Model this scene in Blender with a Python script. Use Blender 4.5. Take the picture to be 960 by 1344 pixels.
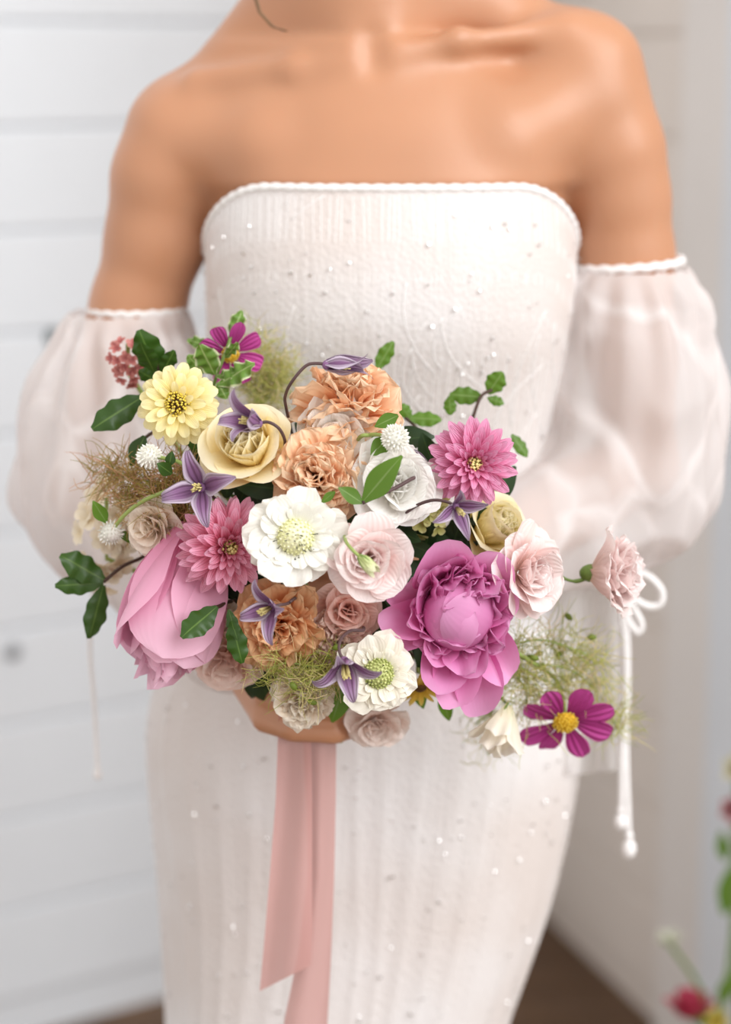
import bpy, math, random
import numpy as np
from mathutils import Vector, Matrix, Quaternion

for o in list(bpy.data.objects):
    bpy.data.objects.remove(o, do_unlink=True)
SC = bpy.context.scene
COL = SC.collection
R = math.radians

# ------------------------------------------------------------------ camera
FPX = 2800.0
CAM = Vector((0.0, -1.7, 1.36))
PITCH = math.atan(592.0 / FPX)
cd = bpy.data.cameras.new('camera')
cam = bpy.data.objects.new('camera', cd)
COL.objects.link(cam)
cam.location = CAM
cam.rotation_euler = (math.pi / 2 - PITCH, 0, 0)
cd.sensor_fit = 'VERTICAL'
cd.sensor_height = 36.0
cd.sensor_width = 36.0 * 960 / 1344
cd.lens = FPX * 36.0 / 1344
cd.clip_start = 0.05
cd.dof.use_dof = True
cd.dof.focus_distance = 1.42
cd.dof.aperture_fstop = 2.7
SC.camera = cam

# ------------------------------------------------------------------ light
W = bpy.data.worlds.new('world')
SC.world = W
W.use_nodes = True
bg = W.node_tree.nodes['Background']
bg.inputs[0].default_value = (1.0, 0.955, 0.915, 1)
bg.inputs[1].default_value = 0.80
sl = bpy.data.lights.new('sun', 'SUN')
sl.energy = 2.2
sl.angle = R(45)
sl.color = (0.95, 0.98, 1.0)
sun = bpy.data.objects.new('sun', sl)
COL.objects.link(sun)
sun.rotation_euler = Vector((0.72, -0.66, 0.62)).to_track_quat('Z', 'Y').to_euler()
vs = SC.view_settings
vs.view_transform = 'Standard'
vs.look = 'None'
vs.gamma = 1
vs.use_curve_mapping = False
vs.exposure = 0.36

# ------------------------------------------------------------------ helpers
FW = Vector((0, math.cos(PITCH), -math.sin(PITCH)))
UP = Vector((0, math.sin(PITCH), math.cos(PITCH)))


def ray(px, py):
    return FW + Vector((1, 0, 0)) * ((px - 480) / FPX) + UP * ((672 - py) / FPX)


def P(px, py, Y=0.0):
    d = ray(px, py)
    return CAM + d * ((Y - CAM.y) / d.y)


def PF(px, py, z=0.0):
    d = ray(px, py)
    return CAM + d * ((z - CAM.z) / d.z)


def mpp(Y):                       # metres per photo pixel at a depth
    return (Y - CAM.y) / math.cos(PITCH) / FPX


def dome(px, py):                 # depth of the bouquet's rounded front
    r2 = ((px - 450) / 420.0) ** 2 + ((py - 730) / 290.0) ** 2
    return -0.185 - 0.135 * math.sqrt(max(0.0, 1 - r2))


def outward(px, py):
    v = Vector(((px - 450) / 420.0 * 0.75, -1.0, -(py - 730) / 290.0 * 0.55 + 0.2))
    return v.normalized()


class MB:
    def __init__(s):
        s.v = []; s.f = []; s.uv = []

    def add(s, verts, faces, uvs=None):
        b = len(s.v)
        s.v += [tuple(p) for p in verts]
        s.f += [tuple(i + b for i in f) for f in faces]
        s.uv += list(uvs) if uvs is not None else [(0.5, 0.5)] * len(verts)

    def grid(s, pts, nu, nv, closed_u=False, uvs=None):
        # pts index = j*nu+i
        faces = []
        for j in range(nv - 1):
            for i in range(nu if closed_u else nu - 1):
                k = (i + 1) % nu
                faces.append((j * nu + i, j * nu + k, (j + 1) * nu + k, (j + 1) * nu + i))
        if uvs is None:
            uvs = [(i / max(1, nu - 1), j / max(1, nv - 1)) for j in range(nv) for i in range(nu)]
        s.add(pts, faces, uvs)

    def tube(s, pts, rad, n=6, cap=True, uvv=None):
        pts = [Vector(p) for p in pts]
        if not isinstance(rad, (list, tuple)):
            rad = [rad] * len(pts)
        t0 = (pts[1] - pts[0]).normalized()
        ref = Vector((0, 0, 1)) if abs(t0.z) < 0.9 else Vector((1, 0, 0))
        nrm = t0.cross(ref).normalized()
        out = []; uv = []
        for i, p in enumerate(pts):
            t = (pts[min(i + 1, len(pts) - 1)] - pts[max(i - 1, 0)])
            t = t.normalized() if t.length > 1e-9 else t0
            nrm = (nrm - t * nrm.dot(t))
            nrm = nrm.normalized() if nrm.length > 1e-9 else t.orthogonal().normalized()
            b = t.cross(nrm)
            for k in range(n):
                a = 2 * math.pi * k / n
                out.append(p + (nrm * math.cos(a) + b * math.sin(a)) * rad[i])
                uv.append((k / n, (i / (len(pts) - 1)) if uvv is None else uvv))
        base = len(s.v)
        s.grid(out, n, len(pts), True, uv)
        if cap:
            s.f.append(tuple(base + k for k in range(n))[::-1])
            s.f.append(tuple(base + (len(pts) - 1) * n + k for k in range(n)))

    def ball(s, c, r, nu=8, nv=5, sc=(1, 1, 1), uv=(0.5, 0.5), M=None):
        pts = []
        for j in range(nv + 1):
            ph = math.pi * j / nv
            for i in range(nu):
                a = 2 * math.pi * i / nu
                q = Vector((math.sin(ph) * math.cos(a) * r * sc[0], math.sin(ph) * math.sin(a) * r * sc[1], math.cos(ph) * r * sc[2]))
                if M is not None:
                    q = M @ q
                pts.append(Vector(c) + q)
        s.grid(pts, nu, nv + 1, True, [uv] * len(pts))

    def box(s, lo, hi, M=None):
        x0, y0, z0 = lo; x1, y1, z1 = hi
        v = [Vector(q) for q in ((x0, y0, z0), (x1, y0, z0), (x1, y1, z0), (x0, y1, z0), (x0, y0, z1), (x1, y0, z1), (x1, y1, z1), (x0, y1, z1))]
        if M is not None:
            v = [M @ q for q in v]
        s.add(v, [(0, 3, 2, 1), (4, 5, 6, 7), (0, 1, 5, 4), (1, 2, 6, 5), (2, 3, 7, 6), (3, 0, 4, 7)])

    def mesh(s, name, mat=None, smooth=True):
        me = bpy.data.meshes.new(name)
        me.from_pydata(s.v, [], s.f)
        uvl = me.uv_layers.new(name='UVMap')
        idx = np.empty(len(me.loops), dtype=np.int32)
        me.loops.foreach_get('vertex_index', idx)
        uvl.data.foreach_set('uv', np.array(s.uv, dtype=np.float32)[idx].ravel())
        if smooth:
            me.polygons.foreach_set('use_smooth', [True] * len(me.polygons))
        if mat:
            me.materials.append(mat)
        me.update()
        return me


def thing(name, label, cat, loc=(0, 0, 0), axis=None, spin=0.0, scale=1.0, group=None):
    o = bpy.data.objects.new(name, None)
    COL.objects.link(o)
    o.empty_display_size = 0.01
    M = Matrix.Translation(Vector(loc))
    if axis is not None:
        M = M @ Vector(axis).normalized().to_track_quat('Z', 'Y').to_matrix().to_4x4() @ Matrix.Rotation(spin, 4, 'Z')
    o.matrix_world = M @ Matrix.Scale(scale, 4)
    o['label'] = label; o['category'] = cat
    if group:
        o['group'] = group
    return o


def part(name, me, parent, M=None, label=None, kind=None):
    o = bpy.data.objects.new(name, me)
    COL.objects.link(o)
    o.parent = parent
    if M is not None:
        o.matrix_basis = M
    if label:
        o['label'] = label
    if kind:
        o['kind'] = kind
    return o


def solo(name, me, label=None, cat=None, kind=None, group=None):
    o = bpy.data.objects.new(name, me)
    COL.objects.link(o)
    for k, v in (('label', label), ('category', cat), ('kind', kind), ('group', group)):
        if v:
            o[k] = v
    return o


# ------------------------------------------------------------------ materials
def srgb(r, g, b):
    def c(x):
        x /= 255.0
        return x / 12.92 if x <= 0.04045 else ((x + 0.055) / 1.055) ** 2.4
    return (c(r), c(g), c(b), 1)


def newmat(name):
    m = bpy.data.materials.new(name)
    m.use_nodes = True
    nt = m.node_tree
    b = nt.nodes['Principled BSDF']
    return m, nt, b, nt.nodes['Material Output']


def nd(nt, typ, **kw):
    n = nt.nodes.new(typ)
    for k, v in kw.items():
        setattr(n, k, v)
    return n


def plain(name, col, rough=0.6, var=0.08, nscale=30, bump=0.0, bscale=200, spec=0.4, sss=0.0):
    m, nt, b, out = newmat(name)
    tc = nd(nt, 'ShaderNodeTexCoord')
    n = nd(nt, 'ShaderNodeTexNoise'); n.inputs['Scale'].default_value = nscale
    nt.links.new(tc.outputs['Object'], n.inputs['Vector'])
    r = nd(nt, 'ShaderNodeValToRGB')
    c = col
    r.color_ramp.elements[0].color = (c[0] * (1 - var), c[1] * (1 - var), c[2] * (1 - var), 1)
    r.color_ramp.elements[1].color = (min(1, c[0] * (1 + var)), min(1, c[1] * (1 + var)), min(1, c[2] * (1 + var)), 1)
    r.color_ramp.elements[0].position = 0.3; r.color_ramp.elements[1].position = 0.7
    nt.links.new(n.outputs['Fac'], r.inputs['Fac'])
    nt.links.new(r.outputs['Color'], b.inputs['Base Color'])
    b.inputs['Roughness'].default_value = rough
    b.inputs['Specular IOR Level'].default_value = spec
    if sss:
        b.inputs['Subsurface Weight'].default_value = sss
        b.inputs['Subsurface Radius'].default_value = (0.012, 0.005, 0.003)
        b.inputs['Subsurface Scale'].default_value = 1.0
    if bump:
        n2 = nd(nt, 'ShaderNodeTexNoise'); n2.inputs['Scale'].default_value = bscale
        nt.links.new(tc.outputs['Object'], n2.inputs['Vector'])
        bp = nd(nt, 'ShaderNodeBump'); bp.inputs['Strength'].default_value = bump; bp.inputs['Distance'].default_value = 0.002
        nt.links.new(n2.outputs['Fac'], bp.inputs['Height'])
        nt.links.new(bp.outputs['Normal'], b.inputs['Normal'])
    return m


def petal_mat(name, stops, edge=None, edge_w=0.25, trans=0.28, veins=0.25, rough=0.55, rnd=0.08, nveins=14, lift=0.72):
    """colour along the petal (UV v), optional pigmented margin (UV u), fine lengthwise veins"""
    m, nt, b, out = newmat(name)
    uv = nd(nt, 'ShaderNodeUVMap')
    sep = nd(nt, 'ShaderNodeSeparateXYZ')
    nt.links.new(uv.outputs['UV'], sep.inputs[0])
    ramp = nd(nt, 'ShaderNodeValToRGB')
    el = ramp.color_ramp.elements
    while len(el) < len(stops):
        el.new(0.5)
    for e, (p, c) in zip(el, stops):
        e.position = p; e.color = tuple(x ** lift for x in c[:3]) + (1,)
    nt.links.new(sep.outputs['Y'], ramp.inputs['Fac'])
    col = ramp.outputs['Color']
    if edge:
        a = nd(nt, 'ShaderNodeMath', operation='SUBTRACT'); a.inputs[1].default_value = 0.5
        nt.links.new(sep.outputs['X'], a.inputs[0])
        ab = nd(nt, 'ShaderNodeMath', operation='ABSOLUTE'); nt.links.new(a.outputs[0], ab.inputs[0])
        mr = nd(nt, 'ShaderNodeMapRange'); mr.inputs['From Min'].default_value = 0.5 - edge_w; mr.inputs['From Max'].default_value = 0.5 - edge_w * 0.3
        nt.links.new(ab.outputs[0], mr.inputs['Value'])
        mx = nd(nt, 'ShaderNodeMix', data_type='RGBA'); mx.inputs['B'].default_value = edge
        nt.links.new(mr.outputs['Result'], mx.inputs['Factor']); nt.links.new(col, mx.inputs['A'])
        col = mx.outputs['Result']
    # per petal variation
    oi = nd(nt, 'ShaderNodeObjectInfo')
    mr2 = nd(nt, 'ShaderNodeMapRange'); mr2.inputs['To Min'].default_value = 1 - rnd; mr2.inputs['To Max'].default_value = 1 + rnd * 0.6
    nt.links.new(oi.outputs['Random'], mr2.inputs['Value'])
    hs = nd(nt, 'ShaderNodeHueSaturation')
    nt.links.new(mr2.outputs['Result'], hs.inputs['Value']); nt.links.new(col, hs.inputs['Color'])
    col = hs.outputs['Color']
    # veins bump
    wv = nd(nt, 'ShaderNodeMath', operation='MULTIPLY'); wv.inputs[1].default_value = nveins * 6.283
    nt.links.new(sep.outputs['X'], wv.inputs[0])
    sn = nd(nt, 'ShaderNodeMath', operation='SINE'); nt.links.new(wv.outputs[0], sn.inputs[0])
    bp = nd(nt, 'ShaderNodeBump'); bp.inputs['Strength'].default_value = veins; bp.inputs['Distance'].default_value = 0.0006
    nt.links.new(sn.outputs[0], bp.inputs['Height'])
    b.inputs['Roughness'].default_value = rough
    b.inputs['Specular IOR Level'].default_value = 0.3
    nt.links.new(col, b.inputs['Base Color']); nt.links.new(bp.outputs['Normal'], b.inputs['Normal'])
    tr = nd(nt, 'ShaderNodeBsdfTranslucent'); nt.links.new(col, tr.inputs['Color'])
    mix = nd(nt, 'ShaderNodeMixShader'); mix.inputs[0].default_value = trans
    nt.links.new(b.outputs[0], mix.inputs[1]); nt.links.new(tr.outputs[0], mix.inputs[2])
    nt.links.new(mix.outputs[0], out.inputs['Surface'])
    return m


def ramp_mat(name, stops, rough=0.6, axis='Y'):
    m, nt, b, out = newmat(name)
    uv = nd(nt, 'ShaderNodeUVMap'); sep = nd(nt, 'ShaderNodeSeparateXYZ')
    nt.links.new(uv.outputs['UV'], sep.inputs[0])
    ramp = nd(nt, 'ShaderNodeValToRGB'); el = ramp.color_ramp.elements
    while len(el) < len(stops):
        el.new(0.5)
    for e, (p, c) in zip(el, stops):
        e.position = p; e.color = c
    nt.links.new(sep.outputs[axis], ramp.inputs['Fac'])
    nt.links.new(ramp.outputs['Color'], b.inputs['Base Color'])
    b.inputs['Roughness'].default_value = rough
    return m


def leaf_mat(name, col, rib, edge=None, rough=0.35, trans=0.12):
    stops = [(0, col), (1, (col[0] * 1.15, col[1] * 1.15, col[2] * 1.1, 1))]
    m = petal_mat(name, stops, edge=edge, edge_w=0.12, trans=trans, veins=0.0, rough=rough, rnd=0.15, lift=0.95)
    nt = m.node_tree
    b = nt.nodes['Principled BSDF']
    b.inputs['Specular IOR Level'].default_value = 0.38
    src = b.inputs['Base Color'].links[0].from_socket
    sep = [n for n in nt.nodes if n.type == 'SEPXYZ'][0]
    a = nd(nt, 'ShaderNodeMath', operation='SUBTRACT'); a.inputs[1].default_value = 0.5
    nt.links.new(sep.outputs['X'], a.inputs[0])
    ab = nd(nt, 'ShaderNodeMath', operation='ABSOLUTE'); nt.links.new(a.outputs[0], ab.inputs[0])
    # midrib and side veins
    mr = nd(nt, 'ShaderNodeMapRange'); mr.inputs['From Min'].default_value = 0.015; mr.inputs['From Max'].default_value = 0.05
    mr.inputs['To Min'].default_value = 0.75; mr.inputs['To Max'].default_value = 0.0
    nt.links.new(ab.outputs[0], mr.inputs['Value'])
    sv = nd(nt, 'ShaderNodeMath', operation='MULTIPLY_ADD'); sv.inputs[1].default_value = -1.0
    nt.links.new(ab.outputs[0], sv.inputs[0]); nt.links.new(sep.outputs['Y'], sv.inputs[2])
    sm = nd(nt, 'ShaderNodeMath', operation='MULTIPLY'); sm.inputs[1].default_value = 60; nt.links.new(sv.outputs[0], sm.inputs[0])
    ss = nd(nt, 'ShaderNodeMath', operation='SINE'); nt.links.new(sm.outputs[0], ss.inputs[0])
    mr3 = nd(nt, 'ShaderNodeMapRange'); mr3.inputs['From Min'].default_value = 0.9; mr3.inputs['From Max'].default_value = 1.0; mr3.inputs['To Max'].default_value = 0.0
    nt.links.new(ss.outputs[0], mr3.inputs['Value'])
    mxm = nd(nt, 'ShaderNodeMath', operation='MAXIMUM'); nt.links.new(mr.outputs[0], mxm.inputs[0]); nt.links.new(mr3.outputs[0], mxm.inputs[1])
    mx = nd(nt, 'ShaderNodeMix', data_type='RGBA'); mx.inputs['B'].default_value = rib
    nt.links.new(mxm.outputs[0], mx.inputs['Factor']); nt.links.new(src, mx.inputs['A'])
    nt.links.new(mx.outputs['Result'], b.inputs['Base Color'])
    return m


def sheer_mat(name, col, dens, line=0.35, scale=14.0):
    """thin tulle; denser white lines paint in the brighter ridges of its folds"""
    m, nt, b, out = newmat(name)
    tc = nd(nt, 'ShaderNodeTexCoord')
    mp = nd(nt, 'ShaderNodeMapping'); mp.inputs['Scale'].default_value = (1, 1, 0.55)
    nt.links.new(tc.outputs['Object'], mp.inputs[0])
    wn = nd(nt, 'ShaderNodeTexNoise'); wn.inputs['Scale'].default_value = 9
    nt.links.new(mp.outputs[0], wn.inputs['Vector'])
    mixv = nd(nt, 'ShaderNodeMix', data_type='VECTOR'); mixv.inputs['Factor'].default_value = 0.12
    nt.links.new(mp.outputs[0], mixv.inputs['A']); nt.links.new(wn.outputs['Color'], mixv.inputs['B'])
    vo = nd(nt, 'ShaderNodeTexVoronoi', feature='DISTANCE_TO_EDGE'); vo.inputs['Scale'].default_value = scale
    nt.links.new(mixv.outputs['Result'], vo.inputs['Vector'])
    mr = nd(nt, 'ShaderNodeMapRange'); mr.inputs['From Min'].default_value = 0.0; mr.inputs['From Max'].default_value = 0.075
    mr.inputs['To Min'].default_value = dens + line; mr.inputs['To Max'].default_value = dens
    nt.links.new(vo.outputs['Distance'], mr.inputs['Value'])
    b.inputs['Base Color'].default_value = col
    b.inputs['Roughness'].default_value = 0.7
    tl = nd(nt, 'ShaderNodeBsdfTranslucent'); tl.inputs[0].default_value = col
    m1 = nd(nt, 'ShaderNodeMixShader'); m1.inputs[0].default_value = 0.4
    nt.links.new(b.outputs[0], m1.inputs[1]); nt.links.new(tl.outputs[0], m1.inputs[2])
    tp = nd(nt, 'ShaderNodeBsdfTransparent')
    m2 = nd(nt, 'ShaderNodeMixShader')
    nt.links.new(mr.outputs['Result'], m2.inputs[0]); nt.links.new(tp.outputs[0], m2.inputs[1]); nt.links.new(m1.outputs[0], m2.inputs[2])
    nt.links.new(m2.outputs[0], out.inputs['Surface'])
    return m


# ------------------------------------------------------------------ setting
M_wall = plain('white_painted_board', srgb(228, 232, 237), 0.55, 0.03, 4, 0.15, 60)
M_wall_b = plain('warm_shaded_white_board', srgb(232, 222, 213), 0.55, 0.03, 4, 0.15, 60)  # white boards again, warm fill on the side turned from the sun put into the colour
M_trim = plain('white_painted_trim', srgb(235, 229, 224), 0.5, 0.03, 4)
M_floorw = plain('dark_walnut_plank', srgb(98, 72, 50), 0.5, 0.25, 7, 0.2, 40)

L1, L2 = PF(100, 1344), PF(222, 1311)
R1, R2 = PF(712, 1205), PF(855, 1344)


def wall(name, A, B, ext0, ext1, matw, pitch, z0, nb, baseh, facing, thick=0.03, lines_to=None):
    d = (B - A); d.z = 0; d.normalize()
    n = Vector((-d.y, d.x, 0))
    if n.dot(facing) < 0:
        n = -n
    O = Vector((A.x, A.y, 0))
    M = Matrix(((d.x, n.x, 0, O.x), (d.y, n.y, 0, O.y), (0, 0, 1, 0), (0, 0, 0, 1)))
    mb = MB(); mb.box((-ext0, -0.10, 0), (ext1, -0.008, z0 + nb * pitch))
    w = solo(name, mb.mesh(name, matw, False), kind='structure')
    w.matrix_world = M
    e1 = ext1 if lines_to is None else lines_to
    mb = MB()
    g = 0.003
    x0, x1, h = -ext0, e1, pitch
    # bevelled board profile
    pr = [(-0.02, g / 2), (-0.003, g / 2), (0, g / 2 + 0.004), (0, h - g / 2 - 0.004), (-0.003, h - g / 2), (-0.02, h - g / 2)]
    v = [(x0, a, b) for a, b in pr] + [(x1, a, b) for a, b in pr]
    k = len(pr)
    f = [(i, (i + 1) % k, k + (i + 1) % k, k + i) for i in range(k)] + [tuple(range(k)), tuple(range(2 * k - 1, k - 1, -1))]
    mb.add(v, f)
    bm_ = mb.mesh('wall_board', matw, False)
    for i in range(nb):
        part('wall_board', bm_, w, Matrix.Translation((0, 0, z0 + i * pitch)))
    return w, M


FAC = Vector((0, -1, 0))
# the corner where the two walls meet
dl = (L2 - L1).normalized(); dr = (R1 - R2).normalized()
den = dl.x * dr.y - dl.y * dr.x
tt = ((R1.x - L1.x) * dr.y - (R1.y - L1.y) * dr.x) / den
CORN = L1 + dl * tt
lenL = (CORN - L1).length
lenR = (CORN - R1).length
wl, ML = wall('wall_left', L1, CORN, 1.6, lenL, M_wall, 0.135, 0.06, 20, 0.1, FAC)
wr, MR = wall('wall_right', CORN, R2, 0.0, lenR + 1.6, M_wall_b, 0.135, 0.045, 20, 0.1, Vector((-1, -0.3, 0)), lines_to=None)
# plain door casing over the right wall's boards
dR = (R2 - CORN).normalized(); nR = Vector((-dR.y, dR.x, 0))
if nR.dot(Vector((-1, -0.3, 0))) < 0:
    nR = -nR


def on_right_wall(px, py):
    d = ray(px, py)
    t = (CORN - CAM).dot(nR) / d.dot(nR)
    return CAM + d * t


def wall_s(px, py):
    return (on_right_wall(px, py) - CORN).dot(dR)


s0, s1, s2 = wall_s(912, 60), wall_s(966, 700), wall_s(1060, 300)
Mr = Matrix(((dR.x, nR.x, 0, CORN.x), (dR.y, nR.y, 0, CORN.y), (0, 0, 1, 0), (0, 0, 0, 1)))
mb = MB(); mb.box((s0, -0.004, 0), (s1, 0.016, 2.75))
t1 = solo('trim_1', mb.mesh('trim_1', M_trim, False), kind='structure'); t1.matrix_world = Mr
mb = MB(); mb.box((s1 + 0.004, -0.004, 0), (s2, 0.035, 2.75))
t2 = solo('trim_2', mb.mesh('trim_2', M_wall, False), kind='structure'); t2.matrix_world = Mr

# floor of dark planks
mb = MB(); mb.box((-2.6, -2.6, -0.08), (2.6, 2.9, -0.02))
floor = solo('floor', mb.mesh('floor', M_floorw, False), kind='structure')
mb = MB(); mb.box((-2.6, 0.002, -0.03), (2.6, 0.118, 0.0))
pm = mb.mesh('floor_plank', M_floorw, False)
for i in range(45):
    part('floor_plank', pm, floor, Matrix.Translation((0.0, -2.55 + i * 0.12, 0.0)))

# ------------------------------------------------------------------ SDF tools
class Field:
    def __init__(s, lo, hi, h):
        s.lo = np.array(lo, dtype=np.float32); s.h = h
        n = np.ceil((np.array(hi) - np.array(lo)) / h).astype(int) + 1
        s.n = n
        s.ax = [s.lo[k] + np.arange(n[k], dtype=np.float32) * h for k in range(3)]
        s.d = np.full(n, 1.0, dtype=np.float32)

    def window(s, lo, hi):
        sl = []
        for k in range(3):
            a = int(max(0, math.floor((lo[k] - s.lo[k]) / s.h)))
            b = int(min(s.n[k], math.ceil((hi[k] - s.lo[k]) / s.h) + 1))
            sl.append(slice(a, max(a + 1, b)))
        X, Y, Z = np.meshgrid(s.ax[0][sl[0]], s.ax[1][sl[1]], s.ax[2][sl[2]], indexing='ij', sparse=True)
        return tuple(sl), X, Y, Z

    def smin(s, sl, d, k):
        a = s.d[sl]
        h = np.clip(0.5 + 0.5 * (a - d) / k, 0, 1)
        s.d[sl] = a * (1 - h) + d * h - k * h * (1 - h)

    def cone(s, a, b, ra, rb, k=0.02, sub=False):
        a = np.array(a, dtype=np.float32); b = np.array(b, dtype=np.float32)
        m = max(ra, rb) + k + 0.03
        sl, X, Y, Z = s.window(np.minimum(a, b) - m, np.maximum(a, b) + m)
        ab = b - a
        L2 = float((ab ** 2).sum()) + 1e-12
        t = np.clip(((X - a[0]) * ab[0] + (Y - a[1]) * ab[1] + (Z - a[2]) * ab[2]) / L2, 0, 1)
        d = np.sqrt((X - a[0] - t * ab[0]) ** 2 + (Y - a[1] - t * ab[1]) ** 2 + (Z - a[2] - t * ab[2]) ** 2) - (ra + (rb - ra) * t)
        if sub:
            A = s.d[sl]; dd = -d
            h = np.clip(0.5 - 0.5 * (A - dd) / k, 0, 1)
            s.d[sl] = A * (1 - h) + dd * h + k * h * (1 - h)
        else:
            s.smin(sl, d, k)

    def chain(s, pts, rads, k=0.02):
        for i in range(len(pts) - 1):
            s.cone(pts[i], pts[i + 1], rads[i], rads[i + 1], k)

    def ell(s, c, r, k=0.02):
        m = max(r) + k + 0.03
        c = np.array(c, dtype=np.float32)
        sl, X, Y, Z = s.window(c - m, c + m)
        q = np.sqrt(((X - c[0]) / r[0]) ** 2 + ((Y - c[1]) / r[1]) ** 2 + ((Z - c[2]) / r[2]) ** 2)
        s.smin(sl, ((q - 1) * min(r)).astype(np.float32), k)

    def loft(s, zs, cx, a, cy, b, k=0.02, ex=2.2):
        lo = (min(np.array(cx) - np.array(a)) - 0.1, min(np.array(cy) - np.array(b)) - 0.1, min(zs))
        hi = (max(np.array(cx) + np.array(a)) + 0.1, max(np.array(cy) + np.array(b)) + 0.1, max(zs))
        sl, X, Y, Z = s.window(lo, hi)
        o = np.argsort(zs); zz = np.array(zs)[o]
        f = lambda v: np.interp(Z, zz, np.array(v)[o]).astype(np.float32)
        A, B, CX, CY = f(a), f(b), f(cx), f(cy)
        q = (np.abs((X - CX) / A) ** ex + np.abs((Y - CY) / B) ** ex) ** (1 / ex)
        d = (q - 1) * np.minimum(A, B)
        s.smin(sl, d.astype(np.float32), k)

    def smooth(s, n=1):
        for _ in range(n):
            d = s.d
            for ax in range(3):
                e = d.copy()
                i0 = [slice(None)] * 3; i1 = [slice(None)] * 3; i2 = [slice(None)] * 3
                i0[ax] = slice(0, -2); i1[ax] = slice(1, -1); i2[ax] = slice(2, None)
                e[tuple(i1)] = 0.25 * d[tuple(i0)] + 0.5 * d[tuple(i1)] + 0.25 * d[tuple(i2)]
                d = e
            s.d = d

    def mesh(s, name, mat):
        d = s.d; ins = d < 0
        nx, ny, nz = d.shape
        c = np.zeros((nx - 1, ny - 1, nz - 1), dtype=np.int8)
        for i in (0, 1):
            for j in (0, 1):
                for k in (0, 1):
                    c += ins[i:nx - 1 + i, j:ny - 1 + j, k:nz - 1 + k]
        act = np.argwhere((c > 0) & (c < 8))
        idx = np.full(c.shape, -1, dtype=np.int32)
        idx[tuple(act.T)] = np.arange(len(act))
        acc = np.zeros((len(act), 3), dtype=np.float64); cnt = np.zeros(len(act))
        offs = [(i, j, k) for i in (0, 1) for j in (0, 1) for k in (0, 1)]
        vals = {o: d[act[:, 0] + o[0], act[:, 1] + o[1], act[:, 2] + o[2]].astype(np.float64) for o in offs}
        for o in offs:
            for ax in range(3):
                if o[ax] == 0:
                    o2 = list(o); o2[ax] = 1; o2 = tuple(o2)
                    va, vb = vals[o], vals[o2]
                    mk = (va < 0) != (vb < 0)
                    t = np.where(mk, va / np.where(mk, va - vb, 1), 0)
                    p = np.tile(np.array(o, dtype=np.float64), (len(act), 1))
                    p[:, ax] += t
                    acc[mk] += p[mk]; cnt[mk] += 1
        v = (act + acc / cnt[:, None]) * s.h + s.lo
        quads = []
        for ax in range(3):
            a0 = [slice(None)] * 3; a1 = [slice(None)] * 3
            a0[ax] = slice(0, -1); a1[ax] = slice(1, None)
            e = ins[tuple(a0)] != ins[tuple(a1)]
            pts = np.argwhere(e)
            u, w = (ax + 1) % 3, (ax + 2) % 3
            ok = (pts[:, u] > 0) & (pts[:, w] > 0) & (pts[:, u] < d.shape[u] - 1) & (pts[:, w] < d.shape[w] - 1)
            pts = pts[ok]
            q = []
            for du, dw in ((-1, -1), (0, -1), (0, 0), (-1, 0)):
                r_ = pts.copy(); r_[:, u] += du; r_[:, w] += dw
                q.append(idx[r_[:, 0], r_[:, 1], r_[:, 2]])
            q = np.stack(q, 1)
            flip = ~ins[pts[:, 0], pts[:, 1], pts[:, 2]]
            q[flip] = q[flip][:, ::-1]
            quads.append(q)
        quads = np.concatenate(quads)
        me = bpy.data.meshes.new(name)
        me.vertices.add(len(v)); me.vertices.foreach_set('co', v.astype(np.float32).ravel())
        me.loops.add(len(quads) * 4); me.loops.foreach_set('vertex_index', quads.astype(np.int32).ravel())
        me.polygons.add(len(quads))
        me.polygons.foreach_set('loop_start', np.arange(len(quads), dtype=np.int32) * 4)
        me.polygons.foreach_set('use_smooth', np.ones(len(quads), dtype=bool))
        me.update(calc_edges=True); me.validate()
        me.materials.append(mat)
        return me


# ------------------------------------------------------------------ person
M_skin = plain('tanned_skin', srgb(192, 139, 106), 0.40, 0.06, 9, 0.06, 300, 0.45, 0.15)
# torso rows: photo row, left and right outline, centre depth, half depth
ROWS = [(60, 360, 620, 0.005, 0.050), (100, 310, 690, 0.0, 0.062), (150, 285, 735, -0.002, 0.076), (200, 284, 745, -0.003, 0.086), (245, 281, 744, -0.004, 0.093),
        (330, 279, 748, -0.008, 0.106), (420, 282, 742, -0.008, 0.109), (500, 285, 729, -0.002, 0.098), (580, 292, 714, 0.0, 0.088),
        (650, 298, 704, 0.002, 0.083), (720, 285, 712, 0.004, 0.086), (800, 250, 728, 0.006, 0.095), (870, 220, 745, 0.008, 0.104),
        (940, 203, 757, 0.01, 0.11), (1000, 204, 751, 0.01, 0.11), (1080, 212, 736, 0.008, 0.106), (1160, 220, 717, 0.006, 0.10),
        (1230, 225, 694, 0.004, 0.096), (1300, 229, 668, 0.002, 0.092), (1344, 230, 652, 0.0, 0.09), (1500, 232, 640, 0.0, 0.09), (1750, 205, 670, 0.0, 0.105)]
TZ, TCX, TA, TCY, TB = [], [], [], [], []
for r_, xl, xr, cy, b in ROWS:
    a_, b_ = P(xl, r_, cy), P(xr, r_, cy)
    TZ.append(a_.z); TCX.append((a_.x + b_.x) / 2); TA.append((b_.x - a_.x) / 2); TCY.append(cy); TB.append(b)
TZ = np.array(TZ)
# hem flare to the floor
TZ = np.append(TZ, [0.012]); TCX.append(TCX[-1]); TA.append(0.24); TCY.append(0.0); TB.append(0.19)
o_ = np.argsort(TZ)


def smooth_interp(z, val):
    zz = TZ[o_]; vv = np.array(val)[o_]
    return float(np.mean([np.interp(z + dz, zz, vv) for dz in (-0.02, -0.01, 0, 0.01, 0.02)]))


def prof(z):
    return smooth_interp(z, TCX), smooth_interp(z, TA), smooth_interp(z, TCY), smooth_interp(z, TB)


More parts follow.
